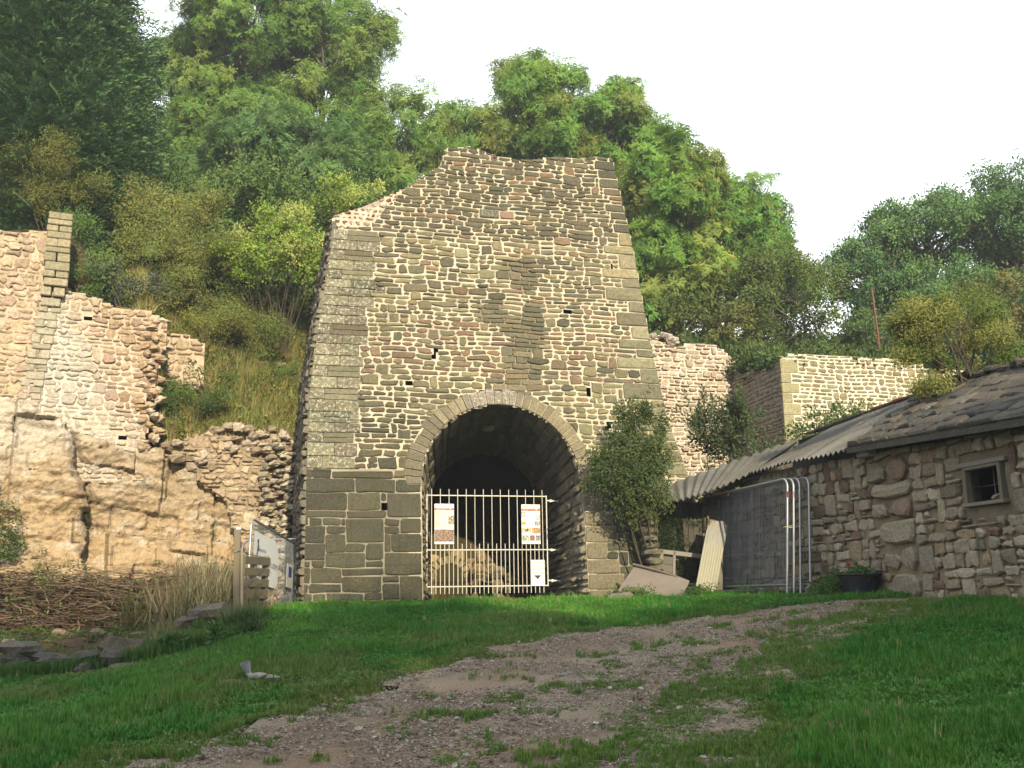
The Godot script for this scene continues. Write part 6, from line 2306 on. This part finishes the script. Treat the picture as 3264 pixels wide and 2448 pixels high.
	shrub("olive_shrub", "second olive-green shrub lower and left, spreading over the bank", "shrubs on the left bank", H.call(-10.2, -26.3), mk.call(Vector3(-10.0, 10.6, -26.0), Vector3(1.6, 1.2, 1.1), 20), "fine", 3, 80, .2, olive, -.5)
	shrub("golden_shrub", "bright yellow-green creeper-covered shrub beside the furnace's broken corner", "", H.call(-6.5, -27.0), mk.call(Vector3(-6.5, 11.2, -26.6), Vector3(1.65, 1.35, 1.1), 36, .34), "broad", 3, 130, .15, gold, -.4)
	shrub("golden_shrub", "smaller yellow-green shrub higher up, just behind the broken furnace corner", "", H.call(-4.9, -29.5), mk.call(Vector3(-4.9, 13.7, -29.0), Vector3(1.2, .65, .8), 14, .34), "broad", 3, 130, .16, gold, -.25)
	shrub("green_shrub", "dark green shrub below the golden one on the bank", "shrubs on the left bank", H.call(-7.2, -25.8), mk.call(Vector3(-7.0, 8.8, -25.7), Vector3(1.3, .8, .8), 14), "fine", 3, 80, .2, [C(.12, .16, .04), C(.15, .18, .045)], -.4)
	shrub("green_shrub", "mid-green thicket between the olive and golden shrubs", "shrubs on the left bank", H.call(-8.4, -26.8), mk.call(Vector3(-8.4, 10.6, -26.6), Vector3(1.2, 1.6, 1.0), 16), "fine", 3, 80, .2, [C(.1, .13, .034), C(.13, .15, .04)], -.5)
	shrub("green_shrub", "dark leafy thicket under the ash trees behind the golden shrub", "shrubs on the left bank", H.call(-7.4, -31.0), mk.call(Vector3(-7.4, 14.2, -31.0), Vector3(3.4, 1.6, 1.2), 26), "broad", 3, 40, .26, green, -.5)
	shrub("green_shrub", "dark thicket behind the olive shrub at the conifer's foot", "shrubs on the left bank", H.call(-11.6, -31.0), mk.call(Vector3(-11.4, 14.6, -31.0), Vector3(2.2, 1.8, 1.2), 20), "broad", 3, 40, .26, green, -.5)
	var herb := [[3.3, .9, .5, "low green bush on the slope just right of the small ruin's foot"], [1.6, 1.6, .55, "low yellow-green bush in the middle of the slope"], [.6, 2.2, .5, "low green bush on the slope close to the furnace's left wall"], [2.2, 3.4, .6, "low olive bush high on the slope under the shrubs"], [.9, 4.0, .6, "low green bush high on the slope beside the heap of broken stones"]]
	for h in herb:
		var hb: Vector3 = CA + CD * float(h[0]) - CN * float(h[1])
		hb.y = hill_h(hb.x, hb.z)
		shrub("slope_bush", h[3], "low bushes on the slope", hb, mk.call(hb + Vector3(0, .25, 0), Vector3(h[2] * 1.3, h[2] * .7, h[2]), 9), "fine", 3, 130, .15, pick([[C(.13, .2, .045), C(.17, .22, .05)], [C(.19, .22, .05), C(.16, .2, .045)], [C(.1, .17, .04), C(.14, .2, .045)]]), -.4)
	shrub("grey_shrub", "small grey-green bush growing on top of the limewashed wall", "", cmap2(4.6, 8.2, -.4), mk.call(cmap2(4.55, 8.95, -.4), Vector3(.75, .62, .6), 10), "broad", 3, 150, .13, [C(.06, .08, .045), C(.075, .09, .055), C(.11, .12, .09)])
	shrub("green_shrub", "leafy green bush between the wall pier and the grey bush", "shrubs on the left bank", cmap2(5.6, 8.4, -1.0), mk.call(cmap2(5.55, 9.6, -.9), Vector3(.8, 1.2, .7), 12), "fine", 3, 100, .18, green)
	shrub("sapling_clump", "dark green sapling clump on bare stems at the foot of the slope", "", cmap2(3.1, 5.2, -.5), mk.call(cmap2(3.0, 6.35, -.45), Vector3(.8, .75, .5), 10), "fine", 3, 140, .16, [C(.055, .1, .027), C(.075, .12, .034)])
	shrub("yellow_bush", "yellowing leafy bush on the slope above the small ruin", "", cmap2(2.4, 8.3, -2.6), mk.call(cmap2(2.3, 8.9, -2.7), Vector3(1.0, .8, .7), 9), "fine", 3, 60, .18, [C(.24, .22, .04), C(.28, .2, .055), C(.18, .19, .04)])
	# creeper at the far left foot of the cliff
	scatter("cliff_creeper", "green creeper climbing the pale rock at the far left", "broad", 3, "leaf", 420, func():
		var a := R(-12.0, -10.2) if rng.randf() < .0 else R(-7.6, -6.1)
		var y := 2.5 + 1.9 * pow(rng.randf(), 1.8)
		if nz.get_noise_2d(a * 30, y * 14) < -.05 + (y - 2.5) * .12: return null
		return cmap2(-a, y, .95 + R(0, .12) + clampf(3.0 - y, 0, 1.0) * .25), Vector2(.07, .15), [C(.05, .1, .025), C(.07, .13, .03)], 1.0)
	scatter("cliff_sprigs", "sparse green sprigs rooted in cracks of the cliff", "broad", 3, "leaf", 260, func():
		var a := R(-7.2, -1.8)
		var y := 2.3 + 1.3 * pow(rng.randf(), 1.5)
		if nz.get_noise_2d(a * 40, 3.0) < .1: return null
		return cmap2(-a, y, (.85 if a < -5.1 else .3) + clampf(3.0 - y, 0, 1.0) * .25 + R(0, .1)), Vector2(.05, .12), [C(.09, .13, .035), C(.12, .15, .05)], 1.0)
	# in front of the furnace, right: dense bush
	shrub("furnace_bush", "tall dense green bush against the furnace wall beside the barn roof", "", Vector3(2.75, 1.9, -20.35), [
		[Vector3(2.5, 5.1, -20.2), Vector3(.3, .5, .25)], [Vector3(2.2, 4.5, -20.05), Vector3(.5, .4, .35)], [Vector3(2.85, 4.5, -20.25), Vector3(.42, .4, .35)], [Vector3(1.95, 4.0, -19.95), Vector3(.45, .35, .35)], [Vector3(2.55, 3.95, -19.95), Vector3(.6, .45, .45)], [Vector3(3.1, 4.05, -20.3), Vector3(.4, .35, .3)],
		[Vector3(2.25, 3.5, -20.0), Vector3(.4, .35, .35)], [Vector3(2.75, 3.45, -20.05), Vector3(.38, .35, .3)], [Vector3(1.7, 4.3, -20.1), Vector3(.25, .2, .2)], [Vector3(2.75, 5.3, -20.3), Vector3(.12, .35, .12)], [Vector3(3.05, 5.0, -20.35), Vector3(.12, .4, .12)], [Vector3(1.62, 3.8, -20.0), Vector3(.22, .14, .2)], [Vector3(2.2, 5.15, -20.1), Vector3(.1, .35, .1)], [Vector3(2.3, 3.1, -20.1), Vector3(.2, .25, .2)]],
		"broad", 3, 420, .12, [C(0.061, 0.094, 0.028), C(0.078, 0.111, 0.030), C(0.053, 0.082, 0.025), C(0.107, 0.123, 0.037)], -.25)
	# willow shoots behind the furnace's right edge
	var wl := []
	for i in 24:
		var x := R(4.5, 6.1)
		wl.append([Vector3(x, R(3.3, 6.4) - absf(x - 5.2) * .8, -24.6 + R(-.6, .6)), Vector3(.42, .7, .4)])
	shrub("willow_shrub", "feathery grey-green willow shoots in front of the pink broken wall", "", Vector3(5.6, 1.6, -25.0), wl, "willow", 2, 30, .5, [C(.075, .1, .045), C(.09, .115, .05), C(.06, .085, .035)], -.5)
	var il := []
	for i in 18:
		var t := i / 17.0
		il.append([Vector3(4.9 + 3.4 * t, lerpf(3.7, 5.3, t) + R(-.25, .3), -24.2 + R(-.4, .4) + t * .6), Vector3(.75, .65, .6)])
		il.append([Vector3(4.9 + 3.4 * t, lerpf(2.8, 4.5, t) + R(-.3, .2), -24.0 + t * .6), Vector3(.75, .7, .6)])
	shrub("ivy_thicket", "thick dark green ivy thicket filling the gap behind the barn roof", "", Vector3(6.5, 1.6, -24.3), il, "broad", 3, 66, .2, [C(.05, .085, .022), C(.065, .105, .026), C(.08, .12, .03)], -.4)
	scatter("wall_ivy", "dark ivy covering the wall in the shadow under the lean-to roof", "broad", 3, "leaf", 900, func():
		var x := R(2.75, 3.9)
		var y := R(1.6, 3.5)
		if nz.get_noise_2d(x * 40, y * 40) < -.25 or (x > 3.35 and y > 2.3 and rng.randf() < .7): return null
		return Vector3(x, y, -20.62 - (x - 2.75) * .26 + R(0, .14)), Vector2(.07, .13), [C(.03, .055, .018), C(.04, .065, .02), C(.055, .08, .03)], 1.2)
	var bt := thing("buttress_stub", "narrow battered stub of rough wall beside the ivy under the roof end", "wall", Vector3(2.75, 1.45, -20.4))
	for i in 14:
		var mb := MB.new()
		var y := 1.5 + i * .15
		boulder(mb, Vector3(2.9 - i * .024, y, -20.25 - i * .01), Vector3(R(.15, .2), .085, R(.22, .28)), vary(C(.17, .15, .1), .15), .2, YAW)
		obj("stone", mb, M["stone"], bt)
	var door := thing("plank_door", "dark weathered plank door deep in the recess beside the ivy", "door", Vector3(3.75, 1.5, -20.72))
	for i in 5:
		var mb := MB.new()
		mb.box(Vector3(3.5 + i * .115, 2.5, -20.86 - i * .03) + FN * .1, Vector3(.11, 1.9, .025), vary(C(.1, .085, .065), .2), Basis(FU, Vector3.UP, FN), .004)
		obj("plank", mb, M["wood"], door)
	# weeds along the foot of the barn
	for q in [[Vector3(2.2, 1.5, -18.75), Vector3(.5, .16, .25), "nettle clump in front of the grey board"], [Vector3(3.45, 1.5, -18.95), Vector3(.4, .16, .25), "weeds at the foot of the pale corrugated sheet"], [Vector3(4.95, 1.52, -16.2), Vector3(.28, .17, .5), "leafy green weeds in front of the planted tub"], [Vector3(4.25, 1.52, -18.7), Vector3(.15, .14, .2), "small weeds growing by the rubber fence base"], [Vector3(5.3, 1.6, -17.0), Vector3(.2, .25, .3), "green weeds against the barn wall behind the fence panel ends"]]:
		var t := thing("weed_clump", q[2], "weeds", q[0], "weed clumps along the barn foot")
		foliage(t, "leaves", "broad", 3, "leaf", [[q[0] + Vector3(0, .1, 0), q[1]]], 700, .09, [C(.05, .1, .022), C(.07, .125, .028), C(.09, .14, .03)], .6, .6, -.6)
	# sapling on the roof
	var sl := []
	for i in 22:
		var a := Vector3(R(-.75, .75), R(-.3, .75), R(-.5, .5))
		sl.append([bmap(1.9, 5.55, -1.5) + a * Vector3(1.15, 1.0, 1.0), Vector3(.26, .2, .26)])
	sl.append([bmap(2.0, 4.85, -.9), Vector3(.4, .14, .3)])
	sl.append([bmap(1.5, 4.9, -1.2), Vector3(.3, .12, .3)])
	shrub("roof_sapling", "birch-like sapling growing out of the barn roof's stone part", "", bmap(2.0, 4.85, -1.6), sl, "fine", 3, 520, .12, [C(.11, .17, .04), C(.14, .19, .05), C(.22, .22, .06)], -.3)

func build_trees() -> void:
	rng.seed = 94
	var ash := [C(0.128, 0.232, 0.048), C(0.158, 0.261, 0.056), C(0.105, 0.202, 0.045), C(0.194, 0.269, 0.063)]
	var dark := [C(0.098, 0.188, 0.061), C(0.122, 0.211, 0.069), C(0.081, 0.163, 0.057)]
	var lit := [C(0.143, 0.276, 0.051), C(0.172, 0.299, 0.056), C(0.120, 0.239, 0.048), C(0.247, 0.276, 0.066)]
	var bk := C(.17, .15, .115)
	# conifers
	conifer("large dark green cypress conifer filling the upper left corner", Vector3(-14.7, 9.6, -28.6), 20.0, 3.7)
	conifer("second dark conifer cut by the left edge of the photo", Vector3(-19.0, 9.6, -28.0), 19.0, 3.8)
	# ashes left of the furnace
	tree("ash_tree", "slender ash with dark crown next to the conifer", "ash trees above the furnace", Vector3(-15.2, 16.0, -42.5), .2, [[Vector3(-15.2, 24.4, -42.5), Vector3(1.9, 3.0, 2.0)], [Vector3(-15.3, 20.6, -42.0), Vector3(2.6, 2.6, 2.2)]], "ash", 3, 34, .36, dark, bk, 24, .36, 2, -.3)
	tree("ash_tree", "tall broad ash, its crown cut by the top of the photo", "ash trees above the furnace", Vector3(-11.6, 15.5, -41.5), .28, [[Vector3(-11.6, 26.0, -41.5), Vector3(3.5, 4.6, 3.0)], [Vector3(-11.8, 20.6, -40.5), Vector3(3.8, 3.2, 2.8)]], "ash", 3, 48, .33, ash, bk, 38, .34, 2, -.35)
	tree("ash_tree", "tall airy ash with its branches showing, left of the furnace top", "ash trees above the furnace", Vector3(-8.4, 15.0, -42.5), .26, [[Vector3(-7.9, 25.8, -42.5), Vector3(3.3, 5.0, 2.8)], [Vector3(-8.2, 20.2, -41.5), Vector3(3.4, 3.2, 2.8)]], "ash", 3, 36, .33, ash, bk, 36, .32, 2, -.25)
	tree("ash_tree", "low dark ash filling the slope behind the golden shrub", "ash trees above the furnace", Vector3(-9.4, 13.0, -36.5), .16, [[Vector3(-9.4, 17.4, -36.0), Vector3(4.4, 2.5, 1.8)]], "ash", 3, 36, .34, dark, bk, 32, .32, 2, -.35)
	tree("ash_tree", "small thin ash just left of the furnace top", "ash trees above the furnace", Vector3(-4.5, 13.0, -38.5), .12, [[Vector3(-4.3, 19.4, -38.5), Vector3(1.9, 2.6, 1.6)], [Vector3(-2.9, 18.6, -38.0), Vector3(1.7, 1.8, 1.4)], [Vector3(-5.6, 16.8, -37.0), Vector3(1.9, 2.2, 1.4)]], "ash", 3, 30, .34, ash, bk, 18, .36, 1, -.25)
	# ash behind the furnace top
	tree("ash_tree", "round-headed ash rising directly behind the furnace top", "ash trees above the furnace", Vector3(.8, 12.0, -43.0), .3, [[Vector3(.9, 23.0, -43.0), Vector3(4.0, 3.2, 3.0)], [Vector3(4.2, 22.4, -42.5), Vector3(2.4, 2.6, 2.2)], [Vector3(-2.5, 21.6, -42.5), Vector3(2.0, 1.9, 1.8)]], "ash", 3, 48, .34, lit, bk, 38, .34, 2, -.4)
	# right of the furnace
	tree("leafy_tree", "bright green tree against the furnace's right edge", "trees above the right terrace", Vector3(6.2, 9.8, -37.5), .24, [[Vector3(6.4, 16.8, -37.0), Vector3(2.3, 2.7, 2.2)], [Vector3(6.2, 13.4, -36.5), Vector3(2.4, 2.6, 2.0)]], "ash", 3, 56, .32, lit, bk, 38, .36, 2, -.45)
	tree("leafy_tree", "spreading tree with an arching right side, middle of the right terrace", "trees above the right terrace", Vector3(8.6, 9.8, -38.5), .24, [[Vector3(9.0, 16.0, -38.5), Vector3(2.3, 2.7, 2.2)], [Vector3(10.2, 13.8, -38.0), Vector3(1.9, 1.9, 1.8)]], "ash", 3, 50, .32, lit, bk, 36, .36, 2, -.4)
	tree("hazel_tree", "rounded hazel bush lower right of the spreading tree", "trees above the right terrace", Vector3(10.4, 8.8, -34.5), .12, [[Vector3(10.0, 11.6, -34.5), Vector3(2.0, 2.2, 1.8)]], "broad", 3, 44, .24, [C(.09, .135, .032), C(.11, .15, .037)], bk, 32, .34, 2, -.35)
	tree("hazel_tree", "dark bush at the foot of the bright green tree", "trees above the right terrace", Vector3(7.2, 8.8, -33.5), .12, [[Vector3(7.0, 10.4, -33.5), Vector3(2.6, 1.5, 1.4)]], "broad", 3, 44, .24, [C(.08, .115, .03), C(.13, .14, .034)], bk, 24, .34, 2, -.4)
	tree("hazel_tree", "low bush between the hazel and the tall right-hand tree", "trees above the right terrace", Vector3(13.0, 8.8, -34.0), .1, [[Vector3(13.0, 10.0, -34.0), Vector3(2.0, 1.4, 1.4)]], "broad", 3, 40, .24, [C(.075, .12, .03), C(.095, .135, .037)], bk, 20, .34, 2, -.4)
	tree("oak_tree", "tall hazy tree at the right with its trunk and gaps of sky showing", "tall trees at the right edge", Vector3(16.4, 9.0, -38.0), .28, [[Vector3(16.6, 15.3, -38.0), Vector3(2.3, 2.0, 2.2)], [Vector3(14.4, 13.7, -37.5), Vector3(2.0, 2.0, 1.8)], [Vector3(17.4, 12.4, -37.5), Vector3(3.0, 2.5, 2.2)], [Vector3(15.6, 11.4, -37.0), Vector3(2.4, 1.8, 1.8)]], "broad", 3, 70, .24, dark, bk, 32, .36, 1, -.35)
	tree("oak_tree", "tall dark tree cut by the right edge of the photo", "tall trees at the right edge", Vector3(19.8, 9.0, -37.0), .28, [[Vector3(19.8, 15.5, -37.0), Vector3(2.3, 2.6, 2.2)], [Vector3(20.5, 11.5, -36.0), Vector3(3.0, 2.8, 2.4)]], "broad", 3, 68, .24, dark, bk, 34, .36, 1, -.4)
	tree("hazel_tree", "mottled yellow-green bush behind the barn roof at the right edge", "tall trees at the right edge", Vector3(15.0, 6.5, -29.5), .1, [[Vector3(13.6, 8.9, -29.5), Vector3(1.8, 2.0, 1.4)], [Vector3(16.0, 8.8, -29.5), Vector3(2.2, 2.4, 1.6)]], "broad", 3, 46, .22, [C(.08, .12, .032), C(.12, .145, .04), C(.17, .14, .045)], bk, 28, .34, 2, -.35)
	# wooded valley side behind the photographer, which shades the lawn
	for i in 7:
		var x := -2.5 + i * 5.2 + R(-.8, .8)
		tree("valley_tree", "tree in the row on the valley side behind the photographer", "trees behind the photographer", Vector3(x, -.3, 22.0 + R(-2, 2)), .3, [[Vector3(x, 11.6 + R(-.5, .5) + SHADE[i], 22.0), Vector3(3.8, 6.6, 3.6)]], "broad", 3, 7, .9, ash, bk, 34, .34, 1, -.5)

const PX := -2.66
const PZ := -10.4
const SHADE := [-.6, -.3, -.5, 0.0, 1.0, 1.8, 2.2]

func conifer(label: String, at: Vector3, h: float, r: float) -> void:
	var t := thing("cypress_tree", label, "tree", at, "conifers at the left")
	var tb := MB.new()
	tb.tube([at - Vector3.UP * .3, at + Vector3.UP * h * .5, at + Vector3.UP * h * .97], .3, .03, 8, C(.1, .07, .05))
	obj("trunk", tb, M["bark"], t)
	var xf := []
	var cc := PackedColorArray()
	for i in 9000:
		var f := 1.0 - sqrt(rng.randf() * .98)
		var a := R(0, TAU)
		var rr := r * (pow(1.0 - f, .75)) * (1.0 + .22 * nz.get_noise_2d(cos(a) * 22 + at.x, f * 130 + sin(a) * 22)) * lerpf(.55, 1.0, pow(rng.randf(), .45))
		var y := at.y + .3 + f * h
		var d := Vector3(cos(a), 0, sin(a))
		var p := Vector3(at.x, y, at.z) + d * maxf(.05, rr - .5)
		var z := (d + Vector3(R(-.5, .5), R(-.15, .45), R(-.5, .5))).normalized()
		var x := Vector3.UP.cross(z).normalized().rotated(z, R(-.5, .5))
		var s := R(.8, 1.5)
		xf.append(Transform3D(Basis(x, z.cross(x), z).scaled_local(Vector3(s, s, s)), p))
		cc.append(vary(pick([C(.06, .125, .055), C(.08, .16, .065), C(.11, .2, .08), C(.14, .22, .095)]), .2, .08))
	mm("crown", shape("frond%d" % (rng.randi() % 3)), M["needle"], xf, cc, t, "stuff")

# ---------------------------------------------------------------- scene
func _ready() -> void:
	var cam := Camera3D.new()
	cam.name = "camera"
	cam.position = Vector3(0, 1.6, 0)
	cam.fov = 42.0
	cam.far = 1500.0
	cam.near = .1
	cam.transform = Transform3D(Basis.from_euler(Vector3(deg_to_rad(12.0), 0, 0)) * Basis(Vector3.BACK, deg_to_rad(-.86)), Vector3(0, 1.6, 0))
	cam.current = true
	add_child(cam)
	var env := Environment.new()
	env.background_mode = Environment.BG_SKY
	var sky := Sky.new()
	var sm := ProceduralSkyMaterial.new()
	sm.sky_top_color = Color(.92, .96, 1.0)
	sm.sky_horizon_color = Color(1.0, 1.0, 1.0)
	sm.sky_curve = .3
	sm.sky_energy_multiplier = 1.0
	sm.ground_bottom_color = Color(.2, .19, .16)
	sm.ground_horizon_color = Color(.6, .6, .58)
	sm.sun_angle_max = 1.0
	sky.sky_material = sm
	env.sky = sky
	env.tonemap_mode = Environment.TONE_MAPPER_LINEAR
	env.tonemap_exposure = 2.0
	env.fog_enabled = true
	env.fog_density = .0009
	env.fog_light_color = Color(.95, .97, 1.0)
	env.sdfgi_enabled = true
	env.ssao_enabled = true
	env.ssil_enabled = true
	var we := WorldEnvironment.new()
	we.name = "environment"
	we.environment = env
	add_child(we)
	var sun := DirectionalLight3D.new()
	sun.name = "sun"
	sun.light_energy = 1.45
	sun.light_color = Color(1.0, .94, .8)
	sun.light_angular_distance = .6
	sun.shadow_enabled = true
	add_child(sun)
	sun.look_at_from_position(Vector3(26.3, 37.5, 88.9), Vector3.ZERO)
	nz.noise_type = FastNoiseLite.TYPE_SIMPLEX
	nz.frequency = .02
	nz.fractal_octaves = 3
	nz.seed = 5
	nz2.noise_type = FastNoiseLite.TYPE_SIMPLEX
	nz2.frequency = .05
	nz2.seed = 8
	rng.seed = 1
	make_materials()
	make_shapes()
	build_ground()
	build_hill()
	build_cliff()
	build_furnace()
	build_ruins()
	build_terrace()
	build_barn()
	build_trees()
	build_gate()
	build_things()
	build_plants()
	build_grass()
